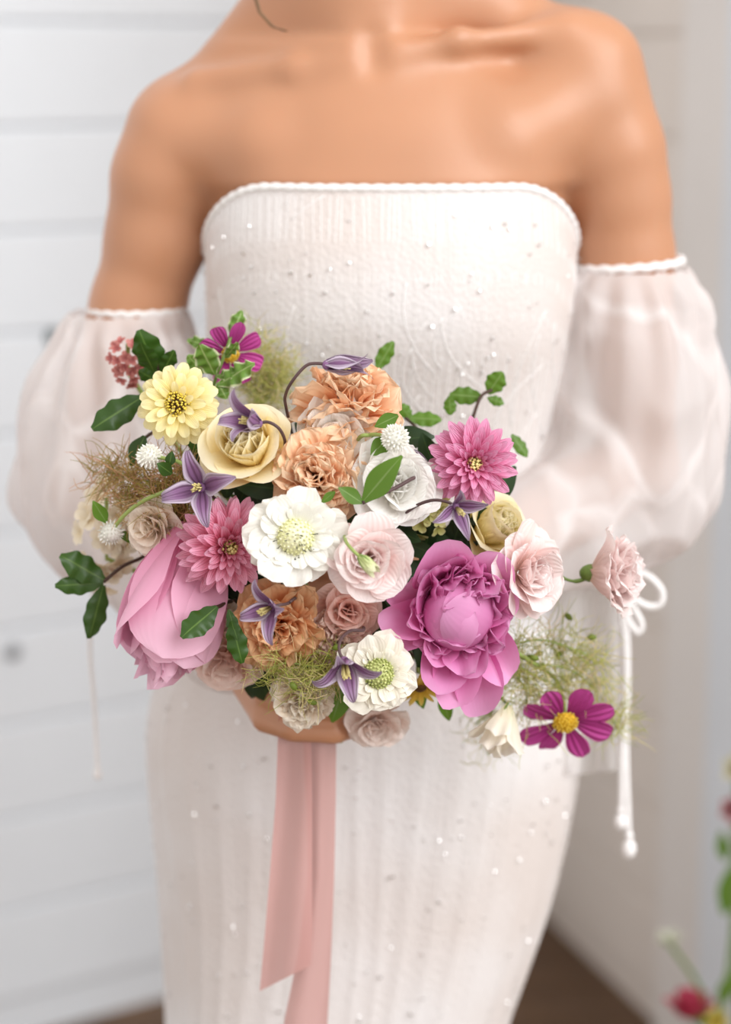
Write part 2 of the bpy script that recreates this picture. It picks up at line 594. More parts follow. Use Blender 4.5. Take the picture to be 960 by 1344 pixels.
def build_body():
    F = Field((-0.34, -0.31, 0.0), (0.33, 0.17, 1.74), 0.0036)
    zs = np.linspace(P(0, 60).z, P(0, 950).z, 60)
    pr = [prof(z) for z in zs]
    ins = [0.0 if z > P(0, 240).z else 0.006 for z in zs]
    F.loft(list(zs), [p[0] for p in pr], [p[1] - i for p, i in zip(pr, ins)], [p[2] for p in pr], [p[3] - i for p, i in zip(pr, ins)], 0.01, 2.3)
    # neck, head
    F.chain([P(478, 90, 0.012), P(470, 10, 0.008), P(464, -120, 0.0)], [0.062, 0.053, 0.05], 0.03)
    hc = P(462, -300, -0.005)
    F.ell(hc, (0.072, 0.09, 0.105), 0.02)
    F.ell(hc + Vector((0, -0.045, -0.062)), (0.048, 0.045, 0.055), 0.025)
    F.cone(hc + Vector((0, -0.088, 0.01)), hc + Vector((0, -0.108, -0.03)), 0.008, 0.012, 0.012)
    F.ell(hc + Vector((0, -0.088, -0.062)), (0.022, 0.01, 0.009), 0.008)
    for s in (-1, 1):
        F.ell(hc + Vector((s * 0.03, -0.083, 0.012)), (0.014, 0.01, 0.009), 0.006)
        F.ell(hc + Vector((s * 0.074, 0.005, -0.01)), (0.008, 0.018, 0.03), 0.006)
    # trapezius
    F.cone(P(425, -20, 0.03), P(262, 142, 0.018), 0.045, 0.027, 0.04)
    F.cone(P(530, -40, 0.03), P(730, 72, 0.018), 0.045, 0.03, 0.04)
    # clavicles and the strap muscles of the neck
    F.cone(P(470, 84, -0.052), P(385, 92, -0.046), 0.008, 0.007, 0.014)
    F.cone(P(385, 92, -0.047), P(262, 110, -0.020), 0.008, 0.010, 0.016)
    F.cone(P(508, 76, -0.051), P(600, 52, -0.044), 0.007, 0.006, 0.014)
    F.cone(P(600, 52, -0.044), P(735, 40, -0.016), 0.006, 0.009, 0.02)
    F.cone(P(472, 72, -0.046), P(415, -110, 0.01), 0.008, 0.013, 0.014)
    F.cone(P(505, 70, -0.046), P(540, -110, 0.01), 0.008, 0.013, 0.014)
    F.cone(P(489, 76, -0.069), P(489, 55, -0.062), 0.008, 0.007, 0.016, sub=True)
    # deltoids and chest to arm
    F.cone(P(232, 176, 0.012), P(218, 235, 0.008), 0.041, 0.041, 0.03)
    F.cone(P(772, 92, 0.008), P(802, 200, 0.004), 0.044, 0.041, 0.03)
    F.cone(P(345, 190, -0.040), P(245, 185, -0.006), 0.030, 0.028, 0.025)
    F.cone(P(665, 180, -0.040), P(760, 135, -0.008), 0.032, 0.03, 0.025)
    # her right arm (picture left), then left arm
    G = GRIP
    eR, wR = P(118, 640, 0.015), G + Vector((-0.072, 0.06, 0.045))
    F.chain([P(216, 235, 0.008), P(205, 312, 0.010), P(181, 402, 0.012), P(150, 510, 0.014), eR], [0.0405, 0.0385, 0.0362, 0.034, 0.031], 0.014)
    F.chain([eR, eR.lerp(wR, 0.35), wR], [0.031, 0.033, 0.021], 0.012)
    eL, wL = P(838, 610, 0.015), G + Vector((0.085, 0.065, 0.05))
    F.chain([P(802, 200, 0.004), P(812, 260, 0.006), P(820, 335, 0.008), P(830, 470, 0.012), eL], [0.041, 0.0395, 0.0382, 0.035, 0.031], 0.012)
    F.chain([eL, eL.lerp(wL, 0.3), wL], [0.031, 0.033, 0.021], 0.012)

    def hand(w, sx, zc, yofs):
        z = lambda dz: zc + dz
        c = lambda x, y, dz: G + Vector((x * sx, y + yofs, z(dz)))
        F.chain([w, c(-0.052, 0.03, 0.008)], [0.021, 0.022], 0.012)
        for i in range(4):
            dz = 0.031 - 0.0205 * i
            F.cone(c(-0.052, 0.03, .006 + dz * 0.6), c(-0.036, -0.002, dz), 0.0135, 0.0115, 0.008)
        for i in range(4):
            dz = 0.031 - 0.0205 * i
            ln = (0.93, 1.0, 0.97, 0.82)[i]
            F.chain([c(-0.037, -0.004, dz), c(-0.016, -0.031 * ln, dz - 0.001), c(0.016 * ln, -0.033 * ln, dz - 0.003), c(0.033 * ln, -0.012, dz - 0.004), c(0.028 * ln, 0.006, dz - 0.004)],
                    [0.0105, 0.0095, 0.0088, 0.0082, 0.007], 0.0025)
        F.chain([c(-0.05, 0.03, 0.02), c(-0.028, 0.034, 0.034), c(0.0, 0.034, 0.028), c(0.022, 0.026, 0.02)], [0.014, 0.0115, 0.0095, 0.0075], 0.004)
    hand(wR, 1, 0.0, 0.0)
    hand(wL, -1, 0.080, 0.004)
    # legs down to the floor under the skirt
    for sx in (-1, 1):
        x0 = prof(0.8)[0]
        F.chain([(x0 + sx * 0.07, 0.01, 0.82), (x0 + sx * 0.06, 0.0, 0.47), (x0 + sx * 0.06, 0.01, 0.08)], [0.068, 0.045, 0.03], 0.03)
        F.chain([(x0 + sx * 0.06, 0.03, 0.032), (x0 + sx * 0.07, -0.12, 0.022)], [0.026, 0.02], 0.02)
    F.smooth(1)
    return F.mesh('person', M_skin)


GRIP = P(416, 888, -0.215)
person = solo('person', build_body(), 'bride in a strapless white beaded gown with sheer puff sleeves, holding a bouquet', 'person')

# hair: a low gathered style and one loose strand beside the neck
M_hair = plain('dark_blonde_hair', srgb(120, 92, 66), 0.45, 0.3, 90)
hc = P(462, -300, -0.005)
mb = MB()
nu_, nv_ = 40, 20
pts = []
for j in range(nv_):
    ph = math.pi * 0.62 * j / (nv_ - 1)
    for i in range(nu_):
        a = 2 * math.pi * i / nu_
        x, y, z = math.sin(ph) * math.cos(a), math.sin(ph) * math.sin(a), math.cos(ph)
        back = 1.0 if y > -0.15 else 0.0
        zz = z if back else max(z, 0.42)
        rr = 1.0 + 0.015 * math.sin(a * 23 + 3 * ph)
        pts.append(hc + Vector((x * 0.082 * rr, 0.012 + y * 0.1 * rr, zz * 0.118 * rr)))
mb.grid(pts, nu_, nv_, True)
mb.ball(hc + Vector((0.0, 0.1, -0.045)), 0.05, 20, 12, (1, 0.8, 0.9))
hair = part('hair', mb.mesh('hair', M_hair), person)
mb = MB()
for k in range(3):
    q = [P(322 + k * 2, -120, -0.06), P(326 + k, -60, -0.065), P(331 + k, -15, -0.07), P(340 + k, 16, -0.07), P(356 + k * 2, 34 + k, -0.07), P(374 + k * 2, 41, -0.068)]
    mb.tube(q, [0.0011, 0.0011, 0.001, 0.0009, 0.0008, 0.0004], 5)
part('loose_strand', mb.mesh('loose_strand', M_hair), hair)

# ---- gown
def gown_mat():
    m, nt, b, out = newmat('white_beaded_tulle')
    tc = nd(nt, 'ShaderNodeTexCoord')
    n1 = nd(nt, 'ShaderNodeTexNoise'); n1.inputs['Scale'].default_value = 6
    nt.links.new(tc.outputs['Object'], n1.inputs['Vector'])
    r = nd(nt, 'ShaderNodeValToRGB')
    r.color_ramp.elements[0].color = srgb(214, 204, 199); r.color_ramp.elements[1].color = srgb(227, 224, 224)
    r.color_ramp.elements[0].position = 0.35; r.color_ramp.elements[1].position = 0.65
    nt.links.new(n1.outputs['Fac'], r.inputs['Fac'])
    nt.links.new(r.outputs['Color'], b.inputs['Base Color'])
    b.inputs['Roughness'].default_value = 0.55
    uv = nd(nt, 'ShaderNodeUVMap')
    mp = nd(nt, 'ShaderNodeMapping'); mp.inputs['Scale'].default_value = (170, 9, 1)
    nt.links.new(uv.outputs['UV'], mp.inputs[0])
    n2 = nd(nt, 'ShaderNodeTexNoise'); n2.inputs['Scale'].default_value = 1.0; n2.inputs['Detail'].default_value = 3
    nt.links.new(mp.outputs[0], n2.inputs['Vector'])
    n3 = nd(nt, 'ShaderNodeTexVoronoi'); n3.inputs['Scale'].default_value = 260
    nt.links.new(tc.outputs['Object'], n3.inputs['Vector'])
    ad = nd(nt, 'ShaderNodeMath', operation='MULTIPLY_ADD'); ad.inputs[1].default_value = -0.5
    nt.links.new(n3.outputs['Distance'], ad.inputs[0]); nt.links.new(n2.outputs['Fac'], ad.inputs[2])
    bp = nd(nt, 'ShaderNodeBump'); bp.inputs['Strength'].default_value = 0.55; bp.inputs['Distance'].default_value = 0.0015
    nt.links.new(ad.outputs[0], bp.inputs['Height']); nt.links.new(bp.outputs['Normal'], b.inputs['Normal'])
    return m


M_gown = gown_mat()
M_gtrim = plain('white_bead_trim', srgb(246, 244, 243), 0.5, 0.05, 200, 0.5, 500)
M_sequin, nt_, b_, _o = newmat('clear_sequin')
b_.inputs['Base Color'].default_value = (0.9, 0.9, 0.9, 1); b_.inputs['Metallic'].default_value = 0.85; b_.inputs['Roughness'].default_value = 0.12

ZT, ZS = P(0, 246, -0.09).z, P(0, 325, 0).z
EX = 2.3


def sec(z, th, off):
    cx, a, cy, b = prof(z)
    s, c = math.sin(th), math.cos(th)
    q = (abs(s) ** EX + abs(c) ** EX) ** (-1 / EX)
    return Vector((cx + (a + off) * s * q, cy - (b + off) * c * q, z))


def topz(th):
    x = abs(math.sin(th))
    q = (abs(math.sin(th)) ** EX + abs(math.cos(th)) ** EX) ** (-1 / EX)
    u = abs(math.sin(th)) * q
    f = max(0.0, (u - 0.62) / 0.38)
    if math.cos(th) < 0:
        return ZS - 0.004
    return ZT - (ZT - ZS) * (1 - math.sqrt(max(0.0, 1 - f ** 2.2)))


def ridge(th, t, z):
    # sewn bead lines running down the cloth, stronger over the skirt
    k = min(1.0, max(0.0, (0.92 - z) / 0.12))
    wob = 0.06 * math.sin(z * 9 + 2 * math.sin(th * 3))
    return 0.0004 + k * 0.0010 * (0.5 + 0.5 * math.cos((th + wob) * 44)) ** 2 + 0.0012 * k * math.sin(th * 9 + z * 4)


NU, NV = 360, 130
pts = []
for j in range(NV):
    t = j / (NV - 1)
    for i in range(NU):
        th = -math.pi + 2 * math.pi * i / NU
        zt = topz(th)
        z = zt + (0.012 - zt) * t
        pts.append(sec(z, th, 0.0055 + ridge(th, t, z)))
mb = MB(); mb.grid(pts, NU, NV, True)
gown = part('gown', mb.mesh('gown', M_gown), person, label='strapless white column gown with beaded stripes')
# neckline trim
mb = MB()
loop = []
for i in range(241):
    th = -math.pi + 2 * math.pi * i / 240
    loop.append(sec(topz(th), th, 0.0055))
mb.tube(loop, [0.0032 + 0.0006 * math.sin(i * 2.1) for i in range(241)], 7, False)
part('neckline_trim', mb.mesh('neckline_trim', M_gtrim), gown)
# embroidered vine lines on the bodice
rng = random.Random(4)
mb = MB()
for k in range(26):
    th = rng.uniform(-1.2, 1.2); z = rng.uniform(1.0, ZT - 0.01)
    dth, dz = rng.uniform(-0.05, 0.05), rng.choice([-1, 1]) * rng.uniform(0.004, 0.009)
    q = []
    for s in range(14):
        if z > topz(th) - 0.004:
            break
        q.append(sec(z, th, 0.0060))
        th += dth; z += dz; dth *= 0.95; dz *= 0.97; dth += 0.004
    if len(q) > 4:
        mb.tube(q, 0.00045, 4)
for k in range(70):
    th = -1.5 + 3.0 * (k + rng.random() * 0.6) / 70
    z0 = topz(th) - 0.006
    q = [sec(z0 - s * 0.03, th + 0.01 * math.sin(s * 0.9 + k), 0.0058) for s in range(12)]
    mb.tube(q, 0.0004, 4)
part('embroidery', mb.mesh('embroidery', M_gtrim), gown, kind='stuff')
mb = MB()
for k in range(520):
    th = rng.uniform(-1.6, 1.6)
    zt = topz(th)
    z = rng.uniform(0.5, zt - 0.01)
    p = sec(z, th, 0.0075)
    n = (sec(z, th, 0.02) - p).normalized() + Vector((rng.gauss(0, .35), rng.gauss(0, .35), rng.gauss(0, .35)))
    Mq = n.normalized().to_track_quat('Z', 'Y').to_matrix()
    mb.ball(p, rng.uniform(0.0010, 0.0019), 6, 3, (1, 1, 0.45), M=Mq)
part('sequins', mb.mesh('sequins', M_sequin, False), gown, kind='stuff', label='scattered glinting clear sequins')

# ---- sheer puff sleeves
M_sheer = sheer_mat('sheer_white_tulle', srgb(246, 243, 243), 0.72, 0.26, 13)
M_band = plain('white_sleeve_band', srgb(244, 241, 240), 0.6, 0.04, 200, 0.3, 400)


def hnoise(X, Y, Z, seed):
    r = random.Random(seed)
    out = 0
    for _ in range(7):
        a, b, c = r.uniform(-70, 70), r.uniform(-70, 70), r.uniform(-45, 45)
        out = out + np.sin(a * X + b * Y + c * Z + r.uniform(0, 6.28))
    return out / 7


def sleeve(pts, rads, ztop, axis_c, seed, lo, hi):
    F = Field(lo, hi, 0.003)
    F.chain(pts, rads, 0.03)
    sl, X, Y, Z = F.window(lo, hi)
    ang = np.arctan2(Y - axis_c.y, X - axis_c.x)
    depth = np.clip((ztop - Z) / 0.02, 0, 1)
    fade = np.clip(1 - (ztop - Z) / 0.22, 0.25, 1)
    fold = np.sin(ang * 15 + 3.0 * hnoise(X * .5, Y * .5, Z * .6, seed + 1)) * 0.0046 * fade
    cre = -np.abs(hnoise(X, Y, Z, seed)) * 0.018 + np.abs(hnoise(X * 0.8, Y * 0.8, Z * 1.5, seed + 5)) * 0.010
    F.d = (F.d + (fold + cre) * depth).astype(np.float32)
    # open end at the arm
    F.d = np.maximum(F.d, (Z - ztop) + 0 * X + 0 * Y).astype(np.float32)
    F.smooth(1)
    me = F.mesh('sleeve', M_sheer)
    # drop the flat lid so that the sleeve is an open tube of cloth
    import bmesh
    bm = bmesh.new(); bm.from_mesh(me)
    kill = [f for f in bm.faces if f.calc_center_median().z > ztop - 0.003 and f.normal.z > 0.7]
    bmesh.ops.delete(bm, geom=kill, context='FACES')
    bm.to_mesh(me); bm.free()
    return me


def band(cpx, row, half, Y, tilt, parent, thick=0.0035):
    c = P(cpx, row, Y); mb = MB(); q = []
    r = half * mpp(Y)
    for i in range(65):
        a = 2 * math.pi * i / 64
        q.append(c + Vector((math.cos(a) * r, math.sin(a) * r * 1.0, math.cos(a) * tilt + 0.0008 * math.sin(a * 20))))
    mb.tube(q, thick, 8, False)
    # gathered cloth just under the band
    return part('sleeve_band', mb.mesh('sleeve_band', M_band), parent)


eL_, wL_ = P(838, 610, 0.015), GRIP + Vector((0.085, 0.065, 0.05))
FA = lambda t: eL_.lerp(wL_, t) + Vector((0, 0, -.006))
zL = P(825, 347, 0.008).z
slL = sleeve([P(823, 352, 0.008), P(824, 420, 0.004), P(825, 520, 0.0), P(822, 622, -0.005), FA(.22), FA(.45), FA(.7), FA(.93)],
             [0.0415, 0.057, 0.0665, 0.068, 0.060, 0.042, 0.034, 0.031], zL, P(823, 400, 0.006), 3, (0.02, -0.22, 0.72), (0.31, 0.12, 1.23))
sleeveL = part('sleeve', slL, person, label='sheer white puff sleeve in the light, beside the bow')
band(824, 346, 69, 0.008, 0.003, sleeveL)
zR = P(180, 405, 0.012).z
slR = sleeve([P(180, 410, 0.012), P(165, 470, 0.008), P(145, 550, 0.004), P(138, 630, 0.0), P(165, 675, -0.03), P(225, 750, -0.08), P(280, 820, -0.12), P(315, 860, -0.15)],
             [0.037, 0.053, 0.0635, 0.0625, 0.055, 0.042, 0.034, 0.028], zR, P(165, 470, 0.008), 11, (-0.30, -0.24, 0.72), (-0.05, 0.11, 1.20))
sleeveR = part('sleeve', slR, person, label='sheer puff sleeve on the shaded arm behind the yellow zinnia')
band(181, 405, 61, 0.012, 0.001, sleeveR, 0.003)

# drawstrings
def cord(parent, pts, r=0.0018, knob=None, w=None):
    mb = MB()
    mb.tube(pts, r, 8)
    o = part('drawstring', mb.mesh('drawstring', M_band), parent)
    if knob:
        mk = MB()
        for (px, py, Y, rr) in knob:
            mk.ball(P(px, py, Y), rr, 12, 8, (0.85, 0.85, 1.2))
            mk.ball(P(px, py - rr / mpp(Y) * 1.5, Y), rr * 0.55, 10, 6)
        part('tassel_knot', mk.mesh('tassel_knot', M_band), o)
    return o


YB = -0.05


def spline(pp, n=10):
    pp = [Vector(p) for p in pp]
    out = []
    for i in range(len(pp) - 1):
        p0 = pp[max(i - 1, 0)]; p1 = pp[i]; p2 = pp[i + 1]; p3 = pp[min(i + 2, len(pp) - 1)]
        for s in range(n):
            t = s / n
            out.append(0.5 * ((2 * p1) + (p2 - p0) * t + (2 * p0 - 5 * p1 + 4 * p2 - p3) * t * t + (3 * p1 - p0 - 3 * p2 + p3) * t ** 3))
    out.append(pp[-1])
    return out


cord(sleeveL, spline([P(800, 742, YB), P(822, 748, YB), P(850, 756, YB), P(868, 775, YB), P(866, 793, YB), P(848, 795, YB), P(826, 780, YB), P(802, 752, YB)]), 0.0032)
cord(sleeveL, spline([P(800, 742, YB), P(822, 762, YB), P(828, 790, YB), P(842, 818, YB), P(836, 830, YB), P(822, 808, YB), P(812, 780, YB), P(800, 748, YB)]), 0.0030)
cord(sleeveL, spline([P(804, 745, YB), P(818, 820, YB), P(822, 900, YB), P(817, 980, YB), P(816, 1070, YB)]), 0.0026, [(815, 1078, YB, 0.0062)])
cord(sleeveL, spline([P(808, 745, YB), P(822, 820, YB), P(824, 900, YB), P(822, 980, YB), P(824, 1050, YB), P(826, 1105, YB)]), 0.0026, [(826, 1114, YB, 0.0070)])
cord(sleeveR, spline([P(128, 735, -0.03), P(121, 790, -0.03), P(118, 850, -0.03), P(124, 930, -0.03), P(128, 1010, -0.03)]), 0.0016, [(128, 1016, -0.03, 0.0042)])
# sheer tail of the tied sleeve, hanging beside the hip
M_tail = sheer_mat('sheer_tail_tulle', srgb(246, 243, 242), 0.42, 0.2, 25)
mb = MB(); q = []
for j in range(24):
    t = j / 23
    row = 770 + 250 * t
    for i in range(13):
        u = i / 12
        px = (690 + 30 * t) + u * (126 - 24 * t)
        q.append(P(px, row - 10 * u, -0.045 + 0.010 * math.sin(u * 12 + t * 1.5)))
mb.grid(q, 13, 24)
part('sleeve_tail', mb.mesh('sleeve_tail', M_tail), sleeveL)

# ================================================================== BOUQUET
def petal(name, mat, W=0.4, widths=(.3, .7, 1, 1, .95, .9), bend=0.4, curl=0.0, psi=0.5, v0=0.6, ruf=0.0, rf=3, edge=0.0, ef=4, pleat=0.0, pn=4, nu=9, nv=9, seed=0, twist=0.0, notch=0.0):
    """one petal of unit length along +X, flower axis +Z; v0 < 1 gives a rounded end from there on"""
    r = random.Random(seed)
    ph, ph2 = r.uniform(0, 6.28), r.uniform(0, 6.28)
    mb = MB(); pts = []; uvs = []
    N = 40
    cx, cz, cp = [0.0], [0.0], [0.0]
    for i in range(1, N + 1):
        v = i / N
        phi = bend * v + curl * max(0, (v - 0.45) / 0.55) ** 2
        cx.append(cx[-1] + math.cos(phi) / N); cz.append(cz[-1] + math.sin(phi) / N); cp.append(phi)
    xs = np.linspace(0, 1, N + 1)
    wx = np.linspace(0, 1, len(widths))
    for j in range(nv):
        sj = j / (nv - 1)
        v = 1 - (1 - sj) ** 1.5
        wd = float(np.mean([np.interp(min(1, max(0, v + d)), wx, widths) for d in (-.06, 0, .06)])) * W / 2
        if v0 < 1 and v > v0:
            wd *= max(.03, math.sqrt(max(0, 1 - ((v - v0) / (1 - v0)) ** 2.4)))
        for i in range(nu):
            u = -1 + 2 * i / (nu - 1)
            ve, yf = v, u * wd
            if edge:
                al = math.atan2(yf, ve - .25); b = max(abs(u), v) ** 6 * min(1, v * 1.6)
                k = 1 + edge * b * (math.sin(ef * 3 * al + ph) + .6 * math.sin(ef * 5.3 * al + ph2))
                ve = .25 + (ve - .25) * k; yf *= k
            if notch:
                ve -= notch * max(0, 1 - abs(yf) / (W * .16)) * v ** 4
            ve = max(0, min(1.2, ve))
            X = float(np.interp(ve, xs, cx)); Z = float(np.interp(ve, xs, cz)); phi = float(np.interp(ve, xs, cp))
            if ve > 1:
                X += (ve - 1) * math.cos(phi); Z += (ve - 1) * math.sin(phi)
            if abs(psi) > 1e-3:
                Rr = (W / 2) / abs(psi); yy = Rr * math.sin(yf / Rr); nn = Rr * (1 - math.cos(yf / Rr)) * (1 if psi > 0 else -1)
            else:
                yy = yf; nn = 0
            q = yf / (W / 2)
            nn += ruf * v ** 2 * (math.sin(rf * math.pi * q + ph2) + .5 * math.sin(rf * 1.9 * math.pi * q + ph)) + ruf * .6 * v * math.sin(7 * v + ph) * q
            nn += pleat * math.cos(pn * math.pi * q) * v * (1.1 - v)
            nn += twist * q * v * W / 2
            pts.append((X - math.sin(phi) * nn, yy, Z + math.cos(phi) * nn)); uvs.append(((u + 1) / 2, v))
    mb.grid(pts, nu, nv, False, uvs)
    return mb.mesh(name, mat)


def globe_petal(name, mat, half=1.05, over=0.25, ruf=.02, seed=0, nu=13, nv=15):
    """a petal wrapped over a unit ball, from underneath to past the top"""
    r = random.Random(seed); ph = r.uniform(0, 6.28)
    mb = MB(); pts = []; uvs = []
    for j in range(nv):
        v = 1 - (1 - j / (nv - 1)) ** 1.4
        pol = math.pi * .86 * (1 - v) - over * v
        w = half * (.35 + .65 * math.sin(min(1, v * 1.7) * math.pi / 2))
        if v > .55:
            w *= max(.03, math.sqrt(max(0, 1 - ((v - .55) / .45) ** 2.4)))
        for i in range(nu):
            u = -1 + 2 * i / (nu - 1)
            b = u * w
            # rotate the meridian point sideways about the ball's centre
            d = Vector((math.sin(pol) * math.cos(b), math.sin(b), math.cos(pol) * math.cos(b)))
            rad = 1 + .05 * abs(u) * v + ruf * v * math.sin(5 * b + ph) + .03 * u
            pts.append(d * rad); uvs.append(((u + 1) / 2, .3 + .7 * v))
    mb.grid(pts, nu, nv, False, uvs)
    return mb.mesh(name, mat)


def put(root, me, az, r0, h, pitch, s, roll=0.0, name='petal', sy=1.0):
    M = Matrix.Rotation(az, 4, 'Z') @ Matrix.Translation((r0, 0, h)) @ Matrix.Rotation(-pitch, 4, 'Y') @ Matrix.Rotation(roll, 4, 'X') @ Matrix.Diagonal((s, s * sy, s, 1))
    return part(name, me, root, M)


def rings(root, meshes, spec, seed, jp=6, ja=0.12, js=0.08, jr=0.15):
    r = random.Random(seed)
    for (n, r0, h, pitch, s) in spec:
        a0 = r.uniform(0, 6.28)
        for k in range(n):
            put(root, r.choice(meshes), a0 + 2 * math.pi * (k + r.uniform(-ja, ja)) / n, r0, h, R(pitch + r.uniform(-jp, jp)), s * (1 + r.uniform(-js, js)), r.uniform(-jr, jr))


M_stem = plain('pale_green_stem', srgb(150, 168, 92), 0.5, 0.12, 40)
M_dstem = plain('purple_brown_stem', srgb(88, 66, 66), 0.55, 0.15, 40)
M_brown = plain('brown_twig', srgb(74, 52, 42), 0.6, 0.15, 40)
M_calyx = plain('green_calyx', srgb(112, 138, 66), 0.5, 0.15, 30)

STEM_R = {}


def world_tube(name, pts, r, mat, root, n=6, label=None):
    """a tube given in world space, stored in the local space of its thing"""
    inv = root.matrix_world.inverted()
    s = root.matrix_world.to_scale()[0]
    mb = MB()
    rr = [x / s for x in r] if isinstance(r, (list, tuple)) else r / s
    mb.tube([inv @ Vector(p) for p in pts], rr, n)
    return part(name, mb.mesh(name, mat), root, label=label)


srng = random.Random(77)


def rooted(pts):
    """lead a stem back behind the flower heads to the middle of the bunch"""
    x, y, Y = pts[0]
    return [(430 + .12 * (x - 430), 770 + .1 * (y - 770), -.19), (x + .25 * (430 - x), y + .25 * (770 - y), max(Y, -.24) + .025)] + list(pts)



def hidden_stem(root, base, n, mat=None, r=0.0016):
    """the stem runs back behind the heads and down through the grip"""
    j = Vector((srng.uniform(-.011, .011), srng.uniform(-.011, .011), 0))
    g = GRIP + j
    b = base - n * 0.012
    m1 = base - n * 0.05
    top = g + Vector((0, 0.01, 0.10))
    end = g + Vector((j.x * 0.8, j.y * 0.6, -0.045))
    c = [b, m1, m1.lerp(top, 0.6) + Vector((0, 0.015, 0)), g + Vector((0, 0, 0.03)), end]
    world_tube('stem', spline(c, 5), r, mat or M_stem, root, 5)


def flower(name, label, cat, px, py, rpx, axis=None, dz=0.0, spin=0.0, stem=True, group=None):
    Y = dome(px, py) + dz
    n = (Vector(axis) if axis is not None else outward(px, py)).normalized()
    c = P(px, py, Y)
    root = thing(name, label, cat, c, n, spin, rpx * mpp(Y), group)
    bpy.context.view_layer.update()
    if stem:
        hidden_stem(root, c, n)
    return root


def dome_mesh(name, mat, rad, hgt, n=12):
    mb = MB(); pts = []
    for j in range(7):
        ph = math.pi / 2 * j / 6
        for i in range(n):
            a = 2 * math.pi * i / n
            pts.append((rad * math.cos(ph) * math.cos(a), rad * math.cos(ph) * math.sin(a), hgt * math.sin(ph)))
    mb.grid(pts, n, 7, True)
    return mb.mesh(name, mat)


def fib_dome(n, maxang):
    for i in range(n):
        c = 1 - (1 - math.cos(maxang)) * (i + 0.5) / n
        a = i * 2.39996
        yield math.acos(c), a


# ---------------- zinnia
M_zin = petal_mat('cream_yellow_petal', [(0, srgb(226, 200, 80)), (0.4, srgb(248, 226, 128)), (1, srgb(253, 240, 176))], veins=0.18, nveins=7)
M_zdisc = plain('brown_disc', srgb(92, 62, 22), 0.7, 0.4, 8)
M_zfl = ramp_mat('gold_floret', [(0, srgb(110, 74, 24)), (0.6, srgb(186, 148, 40)), (1, srgb(232, 206, 80))])
zin = [petal('petal', M_zin, .40, (.45, .7, .95, 1, 1, .95), 0.1, -0.5, 0.35, .6, 0.012, 2, .015, 3, .02, 3, seed=i) for i in range(4)]


def florets(root, n, rad, hgt, maxang, mat, ln, th, seed, name='disc_florets', tip=1.3):
    r = random.Random(seed); mb = MB()
    for ph, a in fib_dome(n, maxang):
        d = Vector((math.sin(ph) * math.cos(a), math.sin(ph) * math.sin(a), math.cos(ph)))
        p = Vector((d.x * rad, d.y * rad, d.z * hgt))
        e = p + (d + Vector((0, 0, .6)) + Vector((r.gauss(0, .25), r.gauss(0, .25), r.gauss(0, .25)))).normalized() * ln * r.uniform(.6, 1.2)
        mb.tube([p, p.lerp(e, .6), e], [th * .7, th, th * tip], 4)
    return part(name, mb.mesh(name, mat), root, kind='stuff')


z = flower('zinnia', 'cream yellow zinnia with a brown and gold centre', 'flower', 234, 531, 58, (-0.12, -1, 0.22), dz=-0.02)
rings(z, zin, [(17, .10, 0, -12, .88), (16, .1, .05, 2, .80), (14, .09, .10, 16, .68), (9, .10, .14, 34, .46)], 3, 5)
part('disc', dome_mesh('disc', M_zdisc, .29, .28), z)
florets(z, 130, .28, .29, 1.45, M_zfl, .11, .024, 2)
for a in (0.6, 2.5, 4.4):
    put(z, zin[0], a, .08, .24, R(50), .17)

# ---------------- dahlias
M_dah = petal_mat('pink_dahlia_petal', [(0, srgb(214, 62, 96)), (0.45, srgb(234, 106, 158)), (1, srgb(246, 160, 204))], veins=0.5, nveins=5, trans=0.3, rnd=.12)
M_dah2 = petal_mat('rose_dahlia_petal', [(0, srgb(210, 70, 84)), (0.5, srgb(238, 118, 150)), (1, srgb(248, 168, 200))], veins=0.5, nveins=5, trans=0.3, rnd=.12)
M_dc = ramp_mat('dahlia_centre', [(0, srgb(120, 110, 40)), (.5, srgb(206, 190, 96)), (1, srgb(240, 226, 150))])


def dahlia(px, py, r, axis, label, mat, seed, dz, full=True):
    d = flower('dahlia', label, 'flower', px, py, r, axis, dz)
    ms = [petal('petal', mat, .36, (.35, .7, 1, 1, .9, .6), 0.2, -0.3, .95, .5, .015, 2, .0, 2, .02, 2, seed=seed * 10 + i) for i in range(4)]
    rings(d, ms, [(15, .1, -.06, -22, .86), (16, .1, 0, -8, .86), (16, .1, .05, 5, .82), (15, .1, .10, 18, .76), (14, .1, .14, 31, .68), (13, .1, .17, 44, .58), (11, .1, .18, 57, .47), (9, .09, .18, 68, .36)], seed, 6)
    part('disc', dome_mesh('disc', M_dc, .17, .30), d)
    florets(d, 50, .16, .3, 1.4, M_dc, .10, .03, seed)
    return d


dahlia(620, 608, 64, (0.18, -1, 0.16), 'round pink dahlia beside the white bodice, yellow centre showing', M_dah, 5, -0.0)
dahlia(297, 716, 70, (0.42, -1, 0.02), 'rose pink dahlia tucked behind the white scabiosa', M_dah2, 6, -0.0)

# ---------------- scabiosas
M_scab = petal_mat('white_scabiosa_petal', [(0, srgb(238, 236, 206)), (0.5, srgb(250, 248, 238)), (1, srgb(252, 250, 240))], edge=None, veins=0.12, trans=0.25, rnd=.04, nveins=9)
M_scab2 = petal_mat('ivory_scabiosa_petal', [(0, srgb(214, 208, 160)), (0.5, srgb(240, 232, 210)), (1, srgb(246, 238, 222))], veins=0.15, trans=0.25, rnd=.05, nveins=9)
M_pin = ramp_mat('cream_pincushion', [(0, srgb(222, 222, 160)), (1, srgb(248, 245, 214))])
M_pin2 = ramp_mat('green_pincushion', [(0, srgb(150, 160, 84)), (1, srgb(206, 210, 140))])
M_dark = plain('dark_anther', srgb(70, 72, 60), .6)


